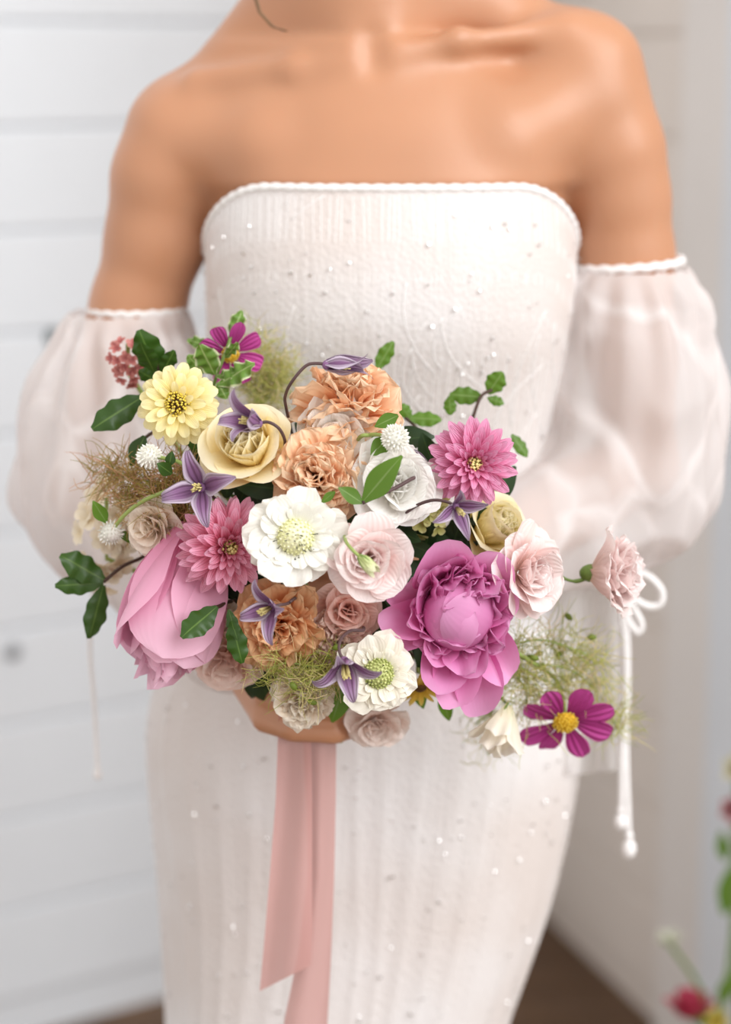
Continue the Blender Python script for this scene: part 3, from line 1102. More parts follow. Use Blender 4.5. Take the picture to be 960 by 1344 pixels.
def scabiosa(px, py, r, axis, label, mat, pin, seed, dz, balls):
    s = flower('scabiosa', label, 'flower', px, py, r, axis, dz)
    big = [petal('petal', mat, .86, (.28, .6, .9, 1, 1, 1), .15, -.35, .3, .62, .04, 1.6, .03, 2.6, .012, 3, nu=17, nv=11, seed=seed * 10 + i) for i in range(4)]
    rings(s, big, [(9, .15, 0, -6, .86), (9, .18, .04, 6, .76), (9, .24, .07, 16, .50), (10, .30, .08, 26, .28)], seed, 8, .25, .14, .25)
    part('pincushion_base', dome_mesh('pincushion_base', pin, .38, .34), s)
    mb = MB(); r_ = random.Random(seed)
    for ph, a in fib_dome(95, 1.45):
        d = Vector((math.sin(ph) * math.cos(a) * .39, math.sin(ph) * math.sin(a) * .39, math.cos(ph) * .36))
        mb.ball(d, .036 if balls else .028, 7, 5, (1, 1, 1.1), uv=(.5, r_.random()))
    part('pincushion', mb.mesh('pincushion', pin), s, kind='stuff')
    mb = MB()
    for k in range(26 if not balls else 8):
        ph, a = r_.uniform(0.1, 1.3), r_.uniform(0, 6.28)
        d = Vector((math.sin(ph) * math.cos(a) * .39, math.sin(ph) * math.sin(a) * .39, math.cos(ph) * .36))
        e = d * 1.18 + Vector((0, 0, .06))
        mb.tube([d, e], [.007, .007], 4); mb.ball(e, .016, 5, 4, (1.6, .8, .8))
    part('stamens', mb.mesh('stamens', M_dark), s, kind='stuff')
    return s


scabiosa(388, 704, 66, (0.05, -1, 0.12), 'white scabiosa with a broad cream pincushion centre', M_scab, M_pin, 21, -0.028, False)
scabiosa(497, 884, 54, (0.05, -1, 0.30), 'ivory scabiosa with a green beaded pincushion below the pink lisianthus', M_scab2, M_pin2, 22, -0.03, True)

# ---------------- carnations
def carnation(px, py, r, axis, label, cols, seed, dz, name='carnation', dense=1.0):
    m = petal_mat(label.split()[0] + '_carnation_petal_%d' % seed, [(0, cols[0]), (.55, cols[1]), (1, cols[2])], veins=.35, trans=.3, rnd=.10, nveins=8)
    c = flower(name, label, 'flower', px, py, r, axis, dz)
    ms = [petal('petal', m, .86, (.2, .42, .72, 1, 1, 1), .35, -.7, .3, 0.70, .062, 2.0 + .4 * (i % 3), .035, 5.0, .02, 4, nu=23, nv=10, seed=seed * 20 + i, twist=.2) for i in range(6)]
    k = dense
    rings(c, ms, [(int(10 * k), .06, -.05, 2, .94), (int(10 * k), .05, .0, 18, .90), (int(10 * k), .05, .02, 34, .86), (int(10 * k), .04, .03, 50, .80), (int(9 * k), .03, .05, 64, .76), (int(7 * k), .02, .06, 78, .72)], seed, 12, .4, .14, .8)
    return c


PE = (srgb(250, 132, 70), srgb(255, 184, 130), srgb(255, 214, 172))
OR = (srgb(226, 110, 44), srgb(244, 156, 92), srgb(250, 192, 136))
CR = (srgb(246, 206, 166), srgb(254, 232, 204), srgb(255, 242, 222))
carnation(456, 545, 78, (0.1, -0.42, 0.9), 'peach carnation beneath the hooked purple clematis, against the bodice', PE, 31, 0.02)
carnation(418, 628, 70, (-0.05, -1, 0.35), 'peach carnation just above the white scabiosa', PE, 32, 0.004)
carnation(366, 818, 64, (-0.2, -1, -0.05), 'deep orange carnation under the white scabiosa', OR, 33, 0.012)
carnation(396, 914, 46, (-0.05, -1, -0.25), 'small cream carnation low over the hand', CR, 34, -0.005)
carnation(440, 838, 48, (0.2, -1, 0.0), 'dusty pink carnation between the orange carnation and ivory scabiosa', (srgb(220, 150, 124), srgb(246, 198, 176), srgb(252, 218, 200)), 35, 0.028)

# ---------------- roses
def rose(px, py, r, axis, label, cols, seed, dz, spin=0):
    m = petal_mat('rose_petal_%d' % seed, [(0, cols[0]), (.5, cols[1]), (1, cols[2])], veins=.1, trans=.3, rnd=.05)
    c = flower('rose', label, 'flower', px, py, r, axis, dz, spin)
    out = [petal('petal', m, 1.3, (.4, .8, 1, 1, 1, .95), .6, -1.1, .6, .5, .02, 1.2, .0, 2, nu=11, nv=12, seed=seed * 10 + i) for i in range(3)]
    inn = [petal('petal', m, 1.05, (.5, .85, 1, 1, 1, 1), .5, -.3, 1.1, .6, .012, 1.3, .0, 2, nu=11, nv=10, seed=seed * 10 + 5 + i) for i in range(3)]
    rings(c, out, [(4, .12, -.1, 18, .9), (5, .14, -.05, 42, .95)], seed, 6, .1, .08, .1)
    rings(c, inn, [(5, .24, 0, 66, .95), (5, .19, .05, 76, .92), (4, .13, .1, 82, .88), (4, .08, .12, 86, .84), (3, .04, .14, 89, .80)], seed + 1, 3, .1, .05, .1)
    return c


rose(330, 594, 70, (-0.18, -0.8, 0.55), 'cream rose opening beside the yellow zinnia', (srgb(252, 204, 70), srgb(255, 232, 160), srgb(255, 243, 206)), 41, 0.0)
rose(636, 700, 60, (0.5, -0.7, 0.5), 'pale yellow rose half hidden behind the magenta peony', (srgb(252, 222, 110), srgb(255, 238, 166), srgb(255, 246, 208)), 42, 0.05)

# ---------------- lisianthus
def lisianthus(px, py, r, axis, label, cols, seed, dz, stem=True, pitch0=10, name='lisianthus'):
    m = petal_mat('lisianthus_petal_%d' % seed, [(0, cols[0]), (.5, cols[1]), (1, cols[2])], veins=.25, trans=.35, rnd=.05, nveins=9)
    c = flower(name, label, 'flower', px, py, r, axis, dz, stem=stem)
    ms = [petal('petal', m, 1.15, (.25, .6, .9, 1, 1, 1), .35, -.6, .5, .6, .04, 1.3 + .3 * (i % 2), .014, 4, nu=15, nv=11, seed=seed * 10 + i, twist=.15) for i in range(5)]
    rings(c, ms, [(6, .06, -.05, pitch0, .95), (6, .06, 0, pitch0 + 20, .85), (5, .06, .03, pitch0 + 40, .76), (5, .05, .06, pitch0 + 56, .66), (4, .04, .08, min(86, pitch0 + 70), .58)], seed, 7, .2, .1, .35)
    return c


PK = (srgb(250, 208, 190), srgb(255, 226, 222), srgb(255, 240, 238))
WH = (srgb(236, 232, 214), srgb(248, 244, 236), srgb(252, 250, 246))
l1 = lisianthus(484, 732, 57, (0.02, -1, 0.12), 'pale pink lisianthus with a green bud resting on it', PK, 51, -0.022)
lisianthus(682, 752, 66, (0.75, -0.7, 0.15), 'pale pink lisianthus pressed against the magenta peony, facing the light', PK, 52, 0.0)
lisianthus(515, 640, 66, (0.3, -0.8, 0.35), 'white lisianthus behind the pointed green leaf', WH, 53, 0.004)
lisianthus(440, 575, 56, (-0.1, -0.8, 0.2), 'white ruffled bloom between the two peach carnations', WH, 54, 0.012)
lisianthus(492, 944, 46, (0.1, -0.9, -0.4), 'pale pink bloom hanging below the ivory scabiosa', (srgb(238, 206, 186), srgb(248, 224, 212), srgb(252, 236, 226)), 55, 0.03)
lisianthus(300, 858, 56, (-0.2, -0.8, -0.5), 'blush bloom hanging beside the light pink peony', (srgb(240, 190, 170), srgb(250, 214, 200), srgb(252, 228, 216)), 56, 0.03)
lisianthus(455, 800, 50, (0.2, -1, 0.1), 'mauve pink bloom in the shade under the pale lisianthus', (srgb(224, 140, 116), srgb(246, 188, 170), srgb(252, 206, 192)), 57, 0.035)
lisianthus(282, 812, 38, (-0.1, -1, 0.0), 'small cream bloom between two dark leaves', (srgb(232, 222, 186), srgb(242, 234, 206), srgb(248, 242, 222)), 58, 0.03)
lisianthus(205, 690, 44, (-0.5, -0.8, 0.1), 'small blush bloom behind the wiry smoke plume', (srgb(240, 208, 176), srgb(248, 228, 204), srgb(252, 236, 218)), 59, 0.02)
# the one that leans out on its own stem
lo = flower('lisianthus', 'pale pink lisianthus leaning out on a curved green stem', 'flower', 776, 752, 72, (0.88, -0.38, 0.12), 0.02, stem=False)
ml = petal_mat('lisianthus_petal_60', [(0, PK[0]), (.5, PK[1]), (1, PK[2])], veins=.25, trans=.35, rnd=.05, nveins=9)
ms = [petal('petal', ml, .95, (.25, .5, .8, 1, 1, 1), .3, -.9, .5, .65, .05, 1.6 + .3 * (i % 2), .025, 4, nu=17, nv=11, seed=600 + i, twist=.15) for i in range(5)]
rings(lo, ms, [(7, .06, 0, 36, .95), (7, .05, .02, 48, .93), (6, .05, .04, 60, .9), (6, .03, .06, 72, .86), (4, .03, .06, 84, .86)], 60, 5, .2, .08, .3)
YS = dome(778, 752) + 0.02
world_tube('stem', spline([P(500, 780, -.19), P(660, 745, -.205), P(722, 738, YS - .0), P(736, 756, YS), P(756, 763, YS), P(776, 756, YS)], 6), [.0011] * 24 + [.0016] * 7, M_calyx, lo, 7)
mb = MB(); mb.ball((0, 0, -.0), .17, 10, 7, (1, 1, 1.3))
part('calyx', mb.mesh('calyx', M_calyx), lo)
sepal = petal('sepal', M_calyx, .22, (.6, 1, .8, .5, .1), .2, 0, .6, 1, nu=5, nv=6)
for k in range(5):
    put(lo, sepal, k * 1.257, .10, 0, R(60), .42, name='sepal')
# bud on the pink lisianthus
Yb = dome(482, 735) - 0.055
M_bud = petal_mat('bud_petal', [(0, srgb(150, 170, 80)), (.6, srgb(204, 212, 140)), (1, srgb(236, 232, 190))], veins=.4, nveins=5, trans=.15)
bd = thing('lisianthus_bud', 'closed green bud lying over the pale pink lisianthus', 'flower bud', P(472, 730, Yb), (0.62, -0.4, -0.55), 0, 34 * mpp(Yb))
bpy.context.view_layer.update()
bp_ = petal('petal', M_bud, .62, (.25, .75, 1, .85, .5, .06), .75, -.35, 1.0, 1, nu=7, nv=9)
for k in range(5):
    put(bd, bp_, k * 1.257, .10, 0, R(62), 1.0)
world_tube('stem', spline([P(452, 702, Yb + .035), P(455, 712, Yb + .01), P(463, 722, Yb), P(474, 732, Yb)], 6), .0012, M_stem, bd, 7)
sp_ = petal('sepal', M_calyx, .2, (.7, 1, .7, .3, .05), .6, -.3, .5, 1, nu=5, nv=6)
for k in range(4):
    put(bd, sp_, k * 1.57 + .4, .14, 0, R(60), .55, name='sepal')

# ---------------- peonies
def peony_mats(tag, dark, mid, light):
    return petal_mat(tag, [(0, dark), (.45, mid), (1, light)], veins=.05, trans=.34, rnd=.12, nveins=11, rough=.45)


M_pm = peony_mats('magenta_peony_petal', srgb(206, 40, 120), srgb(226, 92, 168), srgb(242, 156, 212))
M_pl = peony_mats('light_pink_peony_petal', srgb(226, 112, 156), srgb(240, 158, 194), srgb(246, 188, 214))


def peony_meshes(m, seed):
    ball = [globe_petal('petal', m, 1.0 + .1 * i, .1 + .2 * i, .012, seed + i) for i in range(3)]
    mid = [petal('petal', m, .74, (.25, .55, .85, 1, 1, .95), .9, -.9 + .5 * (i % 3), .8, .6, .075, 1.2 + .3 * (i % 2), .06, 2.6, nu=15, nv=11, seed=seed + 10 + i, twist=.25) for i in range(5)]
    guard = [petal('petal', m, 1.1, (.3, .65, .95, 1, 1, .95), .8, -1.0 * (i % 2), .85, .5, .03, 1.0, .015, 2.0, nu=15, nv=13, seed=seed + 30 + i, twist=.12) for i in range(4)]
    return ball, mid, guard


pb, pmid, pg = peony_meshes(M_pm, 100)
pe = flower('peony', 'large magenta pink peony with a tight ball of inner petals', 'flower', 597, 800, 92, (0.1, -1, 0.12), 0.012)
r_ = random.Random(8)
# camera-facing local frame: azimuth is measured around the axis; find which azimuth is 'up' in the picture
def az_of(root, dx, dy):
    """azimuth in the flower's plane that points to picture direction (dx right, dy up)"""
    q = root.matrix_world.to_3x3().inverted() @ Vector((dx, 0, dy))
    return math.atan2(q.y, q.x)


ballM = Matrix.Translation((0, -.02, .30))
for k, (az, sc_) in enumerate(((-100, .46), (20, .475), (140, .49), (-150, .505), (-35, .515))):
    part('petal', pb[k % 3], pe, ballM @ Matrix.Rotation(R(az), 4, 'Z') @ Matrix.Rotation(R(-16), 4, 'Y') @ Matrix.Scale(sc_, 4))
for n_, r0, h, pitch, sc_ in ((9, .38, .0, 68, .58), (10, .38, -.02, 58, .68), (9, .36, -.05, 46, .72), (8, .30, -.08, 36, .76), (6, .24, -.10, 22, .80)):
    for k in range(n_):
        put(pe, r_.choice(pmid), 6.283 * (k + r_.uniform(-.3, .3)) / n_ + n_, r0, h, R(pitch + r_.uniform(-14, 14)), sc_ * r_.uniform(.78, 1.15), r_.uniform(-.55, .55), sy=r_.uniform(.8, 1.1))
for ang, pitch, sc_, mi, wy in ((122, 34, 1.42, 0, .75), (96, 30, 1.3, 1, .8), (60, 28, 1.2, 3, .8), (35, 30, 1.1, 0, .7), (10, 26, .95, 1, .8), (-20, 26, .92, 2, .8), (160, 30, .9, 2, .75), (186, 8, 1.08, 1, .55), (208, 0, 1.0, 3, .55),
                                (-58, 4, 1.20, 3, .6), (-80, -8, 1.50, 1, .5), (-96, 4, 1.34, 3, .55), (-112, 10, 1.30, 0, .6), (-70, 18, 1.1, 2, .6), (-128, 22, 1.0, 2, .6)):
    put(pe, pg[mi], az_of(pe, math.cos(R(ang)), math.sin(R(ang))), .14, -.12, R(pitch), sc_, r_.uniform(-.35, .35), sy=wy)

for k in range(16):
    ang = r_.uniform(25, 165)
    put(pe, r_.choice(pmid), az_of(pe, math.cos(R(ang)), math.sin(R(ang))), r_.uniform(.3, .5), -.05, R(r_.uniform(42, 72)), r_.uniform(.75, .98), r_.uniform(-.6, .6), sy=r_.uniform(.5, .8))

pb2, pmid2, pg2 = peony_meshes(M_pl, 200)
pl = flower('peony', 'light pink peony seen from the side, cupped outer petals', 'flower', 256, 706, 182, (-0.26, -0.30, -0.90), 0.028)
for k in range(6):
    put(pl, pmid2[k % 5], k * 1.05 + .4, .07, .05, R(82), r_.uniform(.75, .9), r_.uniform(-.3, .3))
for k in range(9):
    put(pl, r_.choice(pmid2), k * .7, .10, .05, R(78 + r_.uniform(-6, 6)), r_.uniform(.8, .95), r_.uniform(-.3, .3))
for k in range(7):
    put(pl, pg2[(k % 2) * 2], k * .898 + .3, .14, -.04, R(69 + r_.uniform(-6, 6)), r_.uniform(.92, 1.0), r_.uniform(-.1, .1), sy=1.05)
for k in range(5):
    put(pl, pg2[(k % 2) * 2], k * 1.257 + .9, .12, -.08, R(63 + r_.uniform(-5, 5)), r_.uniform(.95, 1.06), r_.uniform(-.1, .1), sy=1.15)

for ch in pl.children:            # a long narrow cup
    if ch.name.startswith('petal'):
        ch.matrix_basis = Matrix.Diagonal((.62, .62, 1.2, 1)) @ ch.matrix_basis

# ---------------- cosmos
M_cos = petal_mat('magenta_cosmos_petal', [(0, srgb(118, 22, 80)), (.4, srgb(164, 44, 120)), (1, srgb(188, 66, 146))], veins=.7, trans=.25, rnd=.12, nveins=4, lift=.88)
M_cdisc = plain('yellow_disc', srgb(226, 180, 40), .7, .2, 20)
M_cfl = ramp_mat('yellow_floret', [(0, srgb(200, 150, 20)), (1, srgb(244, 210, 70))])


def cosmos(px, py, r, axis, label, seed, dz, stem):
    c = flower('cosmos', label, 'flower', px, py, r, axis, dz, stem=stem)
    ms = [petal('petal', M_cos, .62, (.22, .5, .8, 1, 1, 1), -.1 + .12 * i, -.2, .2, .75, .02, 1.5, .03, 2.6, .04, 3, nu=15, nv=11, seed=seed + i) for i in range(3)]
    rings(c, ms, [(8, .18, 0, 4, .86)], seed, 9, .12, .08, .3)
    part('disc', dome_mesh('disc', M_cdisc, .25, .16), c)
    florets(c, 70, .24, .16, 1.5, M_cfl, .07, .02, seed)
    return c


co = cosmos(742, 946, 62, (0.05, -0.8, -0.40), 'dark magenta cosmos with a yellow eye at the edge of the bouquet', 71, -0.05, False)
Yc = dome(742, 946) - 0.05
world_tube('stem', spline([P(480, 800, -.19), P(600, 825, -.215), P(652, 842, -.26), P(680, 858, -.25), P(712, 878, -.225), P(732, 895, -.205), P(740, 920, Yc + .02), P(742, 944, Yc + .004)], 6), .0016, M_stem, co, 7)
cosmos(302, 464, 42, (0.15, -0.6, -0.1), 'bright magenta cosmos peeping behind the curly sprig', 72, 0.0, True)

# ---------------- clematis bells
M_cle = petal_mat('purple_clematis_sepal', [(0, srgb(86, 48, 84)), (.5, srgb(116, 72, 116)), (1, srgb(158, 128, 160))], edge=srgb(210, 194, 212), edge_w=.27, veins=.9, trans=.15, rnd=.1, nveins=4)
M_sta = ramp_mat('clematis_stamen', [(0, srgb(150, 130, 70)), (1, srgb(222, 206, 140))])


def clematis(px, py, L, axis, label, seed, Y, stem_pts=None, open_=0.6, curl=-1.9, spin=0.0, stem_r=.0011):
    c0 = P(px, py, Y)
    t = thing('clematis', label, 'flower', c0, axis, spin, L * mpp(Y))
    bpy.context.view_layer.update()
    ms = [petal('sepal', M_cle, .54, (.35, .8, 1, .85, .6, .4, .05), .28, curl * (0.8 + .25 * i), .75, 1, .015, 1, nu=9, nv=14, seed=seed + i, twist=.3 * (i - 1)) for i in range(3)]
    r = random.Random(seed)
    for k in range(4):
        put(t, ms[k % 3], k * 1.571 + .3, .06, 0, R(90 - open_ * 60 + r.uniform(-8, 8)), r.uniform(.92, 1.08), 0, 'sepal')
    mb = MB()
    for k in range(22):
        a = r.uniform(0, 6.28); s = r.uniform(.02, .12)
        mb.tube([(s * .5 * math.cos(a), s * .5 * math.sin(a), .05), (s * math.cos(a), s * math.sin(a), .42 + r.uniform(0, .12))], [.012, .018], 4)
    part('stamens', mb.mesh('stamens', M_sta), t, kind='stuff')
    mb = MB(); mb.ball((0, 0, .02), .11, 10, 7, (1, 1, .9))
    part('receptacle', mb.mesh('receptacle', M_cle), t)
    sp_pts = rooted(stem_pts or [(px + .1 * (430 - px), py + .1 * (770 - py), Y + .02)])
    world_tube('stem', spline([P(*p) for p in sp_pts] + [c0], 7), stem_r, M_dstem, t, 7)
    return t


clematis(428, 479, 62, (0.98, -0.15, 0.0), 'purple clematis bell hooked over the upper peach carnation', 81, -.315,
         [(376, 536, -.29), (375, 518, -.305), (384, 500, -.315), (402, 480, -.315), (418, 477, -.315)], .18, -1.2)
clematis(340, 556, 60, (-0.62, -0.55, 0.25), 'purple clematis bell arching over the cream rose', 82, -.325,
         [(375, 597, -.30), (374, 578, -.315), (366, 562, -.325), (352, 554, -.325)], .45, -2.0)
clematis(264, 640, 62, (-0.15, -0.9, 0.15), 'open purple clematis under the cream rose and beside the smoke plume', 83, -.32, None, .85, -2.3)
clematis(358, 796, 54, (-0.55, -0.8, -0.1), 'striped purple clematis lying on the deep orange carnation', 84, -.355,
         [(386, 786, -.33), (378, 792, -.345), (368, 794, -.355)], .8, -2.0)
clematis(452, 866, 58, (0.1, -0.75, -0.62), 'purple clematis drooping in front of the ivory scabiosa', 85, -.365,
         [(478, 826, -.32), (460, 828, -.34), (447, 840, -.355), (446, 856, -.363)], .7, -1.9)
clematis(598, 664, 46, (0.35, -0.75, -0.2), 'purple clematis star above the magenta peony', 86, -.335,
         [(520, 690, -.31), (540, 668, -.325), (565, 657, -.332), (585, 658, -.336)], .95, -.8)
clematis(540, 592, 30, (0.7, -0.5, -0.45), 'small dark purple clematis bud beside the round pink dahlia', 87, -.30, None, .05, .6)

# ---------------- white globe amaranths
M_gom = petal_mat('white_bract', [(0, srgb(214, 214, 180)), (.5, srgb(240, 238, 226)), (1, srgb(252, 250, 244))], veins=0, trans=.2)


def globe(px, py, r, label, seed, Y, stem_pts, axis=(0, -1, .3), n=110):
    c = P(px, py, Y)
    t = thing('globe_amaranth', label, 'flower', c, axis, 0, r * mpp(Y))
    bpy.context.view_layer.update()
    mb = MB(); mb.ball((0, 0, 0), .74, 14, 10, (1, 1, 1.12))
    rr = random.Random(seed)
    for ph, a in fib_dome(n, 2.75):
        d = Vector((math.sin(ph) * math.cos(a), math.sin(ph) * math.sin(a), math.cos(ph) * 1.12))
        t1 = Vector((-math.sin(a), math.cos(a), 0)); t2 = d.cross(t1).normalized()
        b0 = d * .62
        tip = d * rr.uniform(.95, 1.1) - t2 * .05
        w = .085
        mb.add([b0 + t1 * w, b0 - t1 * w, tip * .9 - t1 * w * .9, tip, tip * .9 + t1 * w * .9, d * .94],
               [(0, 1, 5), (1, 2, 5), (2, 3, 5), (3, 4, 5), (4, 0, 5)], [(0, .1), (1, .1), (1, .8), (.5, 1), (0, .8), (.5, .7)])
    part('flower_head', mb.mesh('flower_head', M_gom, False), t)
    if stem_pts:
        world_tube('stem', spline([P(*p) for p in rooted(stem_pts)], 6), .0014, M_stem, t, 7)
    return t


globe(519, 575, 19, 'round white globe amaranth beside the round pink dahlia', 91, -.325, [(470, 578, -.30), (486, 571, -.31), (500, 571, -.318), (514, 575, -.325)])
globe(196, 599, 17, 'round white globe amaranth under the yellow zinnia', 92, -.29, [(262, 622, -.30), (246, 612, -.298), (228, 604, -.294), (204, 600, -.29)], (-.4, -.8, .2))
globe(146, 699, 17, 'white globe amaranth drooping on a long arched stem', 93, -.27, [(232, 646, -.29), (205, 650, -.285), (178, 664, -.28), (158, 682, -.275), (150, 694, -.271)], (-.8, -.5, -.4))

# ---------------- leaves and sprigs
M_lf_d = leaf_mat('dark_glossy_leaf', srgb(46, 76, 22), srgb(100, 130, 60))
M_lf_m = leaf_mat('mid_green_leaf', srgb(84, 120, 34), srgb(136, 160, 96), rough=.45, trans=.2)
M_lf_v = leaf_mat('variegated_leaf', srgb(98, 134, 52), srgb(176, 192, 130), edge=srgb(208, 214, 170), rough=.4, trans=.2)
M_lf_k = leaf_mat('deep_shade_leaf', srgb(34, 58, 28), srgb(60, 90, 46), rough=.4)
LEAF = {}


def leaf_mesh(kind, mat, W, wavy, seed):
    key = (kind, mat.name, W, seed)
    if key not in LEAF:
        if kind == 'holly':
            LEAF[key] = petal('leaf', mat, W, (.12, .6, .9, 1, .95, .7, .12), .25, -.5, -.35, 1, .02, 1, 0, 1, nu=9, nv=22, seed=seed)
            me = LEAF[key]
            for v in me.vertices:       # scalloped, wavy margin
                k = min(1.0, abs(v.co.y) / (W * .35))
                v.co.z += wavy * k * math.sin(v.co.x * 21 + seed + (1.5 if v.co.y > 0 else 0))
                v.co.y *= 1 + .09 * k * math.sin(v.co.x * 21 + (2 if v.co.y > 0 else 0) + seed)
        else:
            LEAF[key] = petal('leaf', mat, W, (.12, .6, .95, 1, .8, .5, .04), .2, -.45, .3, 1, wavy, 1, 0, 1, nu=9, nv=14, seed=seed)
    return LEAF[key]


def put_leaf(root, a, b, Ya, Yb, me, face=(0, -1, .3), name='leaf'):
    """leaf from base pixel a to tip pixel b"""
    A, B = P(a[0], a[1], Ya), P(b[0], b[1], Yb)
    x = (B - A); L = x.length; x.normalize()
    zf = Vector(face); zf = (zf - x * zf.dot(x)).normalized()
    y = zf.cross(x)
    M = Matrix(((x.x * L, y.x * L, zf.x * L, A.x), (x.y * L, y.y * L, zf.y * L, A.y), (x.z * L, y.z * L, zf.z * L, A.z), (0, 0, 0, 1)))
    return part(name, me, root, root.matrix_world.inverted() @ M)


def sprig(name, label, stem_pts, leaves, mat, kind='holly', W=.45, wavy=.022, stem_mat=None, r=.0013, cat='foliage', group=None):
    t = thing(name, label, cat, P(*stem_pts[0]), group=group)
    bpy.context.view_layer.update()
    if name in ('leafy_twig', 'curly_sprig', 'clematis_leaf'):
        stem_pts = rooted(stem_pts)
    world_tube('stem', spline([P(*p) for p in stem_pts], 5), r, stem_mat or M_brown, t, 6)
    for i, lf in enumerate(leaves):
        a, b, Ya, Yb = lf[:4]
        w = lf[4] if len(lf) > 4 else W
        face = lf[5] if len(lf) > 5 else (0, -1, .3)
        put_leaf(t, a, b, Ya, Yb, leaf_mesh(kind, mat, w, wavy, i % 3 + int(w * 100)), face)
    return t


sprig('leafy_twig', 'dark glossy leafy twig reaching out past the light pink peony', [(215, 715, -.22), (186, 732, -.235), (160, 744, -.24), (136, 764, -.245)],
      [((138, 762), (78, 729), -.245, -.25, .55, (.15, -1, .5)), ((136, 765), (72, 769), -.245, -.25, .45, (.1, -.9, .2)), ((136, 768), (116, 838), -.245, -.25, .42, (.3, -1, 0))], M_lf_d)
sprig('leafy_twig', 'broad dark leaf jutting out beside the yellow zinnia', [(240, 560, -.22), (205, 530, -.235), (186, 518, -.24)],
      [((188, 520), (121, 564), -.24, -.25, .48, (.1, -1, .35))], M_lf_d)
sprig('leafy_twig', 'cluster of glossy rounded leaves above the yellow zinnia', [(235, 540, -.21), (215, 500, -.215), (204, 470, -.215)],
      [((208, 492), (183, 432), -.215, -.22, .62, (-.2, -1, .4)), ((202, 488), (185, 449), -.225, -.235, .60, (-.4, -1, .4)), ((212, 492), (229, 459), -.22, -.225, .55, (.4, -1, .4)), ((206, 500), (182, 486), -.215, -.215, .8, (-.3, -1, 0))], M_lf_d)
sprig('leafy_twig', 'dark leaves hanging under the zinnia beside the globe amaranth', [(230, 560, -.22), (200, 568, -.23), (186, 580, -.235)],
      [((190, 572), (172, 612), -.245, -.25, .6, (-.2, -1, .1)), ((226, 622), (206, 608), -.30, -.305, .75, (.1, -1, .3)), ((222, 612), (226, 592), -.30, -.30, .7, (.1, -1, .3)), ((252, 560), (258, 596), -.25, -.25, .6)], M_lf_d, 'oval', wavy=.02)
# curly variegated sprig at the top
sprig('curly_sprig', 'curly pale edged sprig at the top of the bouquet', [(275, 545, -.21), (281, 505, -.215), (290, 478, -.22), (300, 452, -.215), (306, 425, -.21)],
      [((303, 442), (318, 408), -.21, -.2, .55, (.2, -1, .3)), ((300, 446), (289, 444), -.21, -.2, .5), ((282, 492), (262, 452), -.225, -.235, .7, (-.2, -1, .5)), ((284, 494), (320, 488), -.225, -.235, .45, (.2, -1, .6)), ((286, 505), (336, 478), -.23, -.24, .5, (.1, -1, .7)), ((286, 502), (298, 524), -.23, -.235, .8), ((296, 470), (312, 448), -.225, -.235, .5, (.5, -1, .2)), ((280, 456), (246, 446), -.2, -.19, .42), ((268, 490), (246, 466), -.215, -.22, .7)], M_lf_v, 'holly', wavy=.09, stem_mat=M_calyx)
sprig('leafy_twig', 'single green leaf standing up behind the peach carnation', [(490, 520, -.19), (494, 488, -.19)],
      [((494, 486), (516, 448), -.19, -.185, .5, (.3, -1, .2))], M_lf_m)
sprig('leafy_twig', 'low green leaves between the peach carnation and the round dahlia', [(560, 590, -.2), (545, 560, -.2), (532, 548, -.2)],
      [((536, 548), (580, 552), -.2, -.2, .5, (0, -1, .6)), ((540, 550), (524, 530), -.2, -.2, .7)], M_lf_m)
sprig('leafy_twig', 'sunlit leaves rising behind the round pink dahlia', [(610, 580, -.2), (622, 545, -.2), (632, 520, -.195), (646, 512, -.19)],
      [((634, 521), (590, 518), -.195, -.19, .55, (-.2, -1, .3)), ((590, 520), (592, 545), -.195, -.195, .7), ((641, 517), (660, 488), -.19, -.19, .8, (.1, -1, .2)), ((640, 522), (662, 530), -.19, -.19, .6), ((672, 570), (692, 600), -.2, -.2, .5, (.4, -1, .2))], M_lf_m, 'holly')
sprig('clematis_leaf', 'pointed bright green leaf lying over the white lisianthus', [(545, 628, -.315), (520, 640, -.335), (476, 660, -.345)],
      [((477, 658), (529, 598), -.345, -.35, .46, (-.25, -1, .35)), ((476, 660), (444, 640), -.345, -.35, .55, (.1, -1, .5)), ((440, 645), (422, 660), -.34, -.34, .5)], M_lf_m, 'oval', wavy=.01, stem_mat=M_dstem, r=.0013)
sprig('clematis_leaf', 'long dark leaf running under the white lisianthus', [(555, 625, -.29), (545, 640, -.295)],
      [((508, 690), (556, 622), -.30, -.30, .42, (0, -1, .4)), ((500, 600), (490, 570), -.30, -.30, .75), ((523, 545), (492, 560), -.31, -.31, .6, (0, -1, .2)), ((510, 575), (487, 598), -.315, -.32, .75)], M_lf_m, 'oval', wavy=.01)
sprig('leafy_twig', 'dark oval leaf hanging over the light pink peony', [(300, 790, -.29), (290, 795, -.31), (284, 797, -.32)],
      [((285, 796), (238, 838), -.33, -.345, .55, (-.2, -1, .4)), ((304, 815), (318, 870), -.335, -.33, .45, (.1, -1, .1)), ((300, 800), (312, 840), -.33, -.335, .4), ((256, 836), (260, 862), -.31, -.31, .4)], M_lf_d)
sprig('leafy_twig', 'tiny upright leaf beside the drooping globe amaranth', [(160, 700, -.255), (142, 690, -.262)],
      [((140, 686), (122, 657), -.265, -.27, .55, (-.1, -1, .3)), ((150, 692), (180, 716), -.265, -.262, .3)], M_lf_m, 'oval', wavy=.01)
sprig('leafy_twig', 'green leaf pointing down behind the drooping clematis', [(450, 900, -.26), (448, 908, -.265)],
      [((452, 895), (436, 948), -.27, -.265, .55, (0, -1, 0))], M_lf_m, 'oval', wavy=.01)
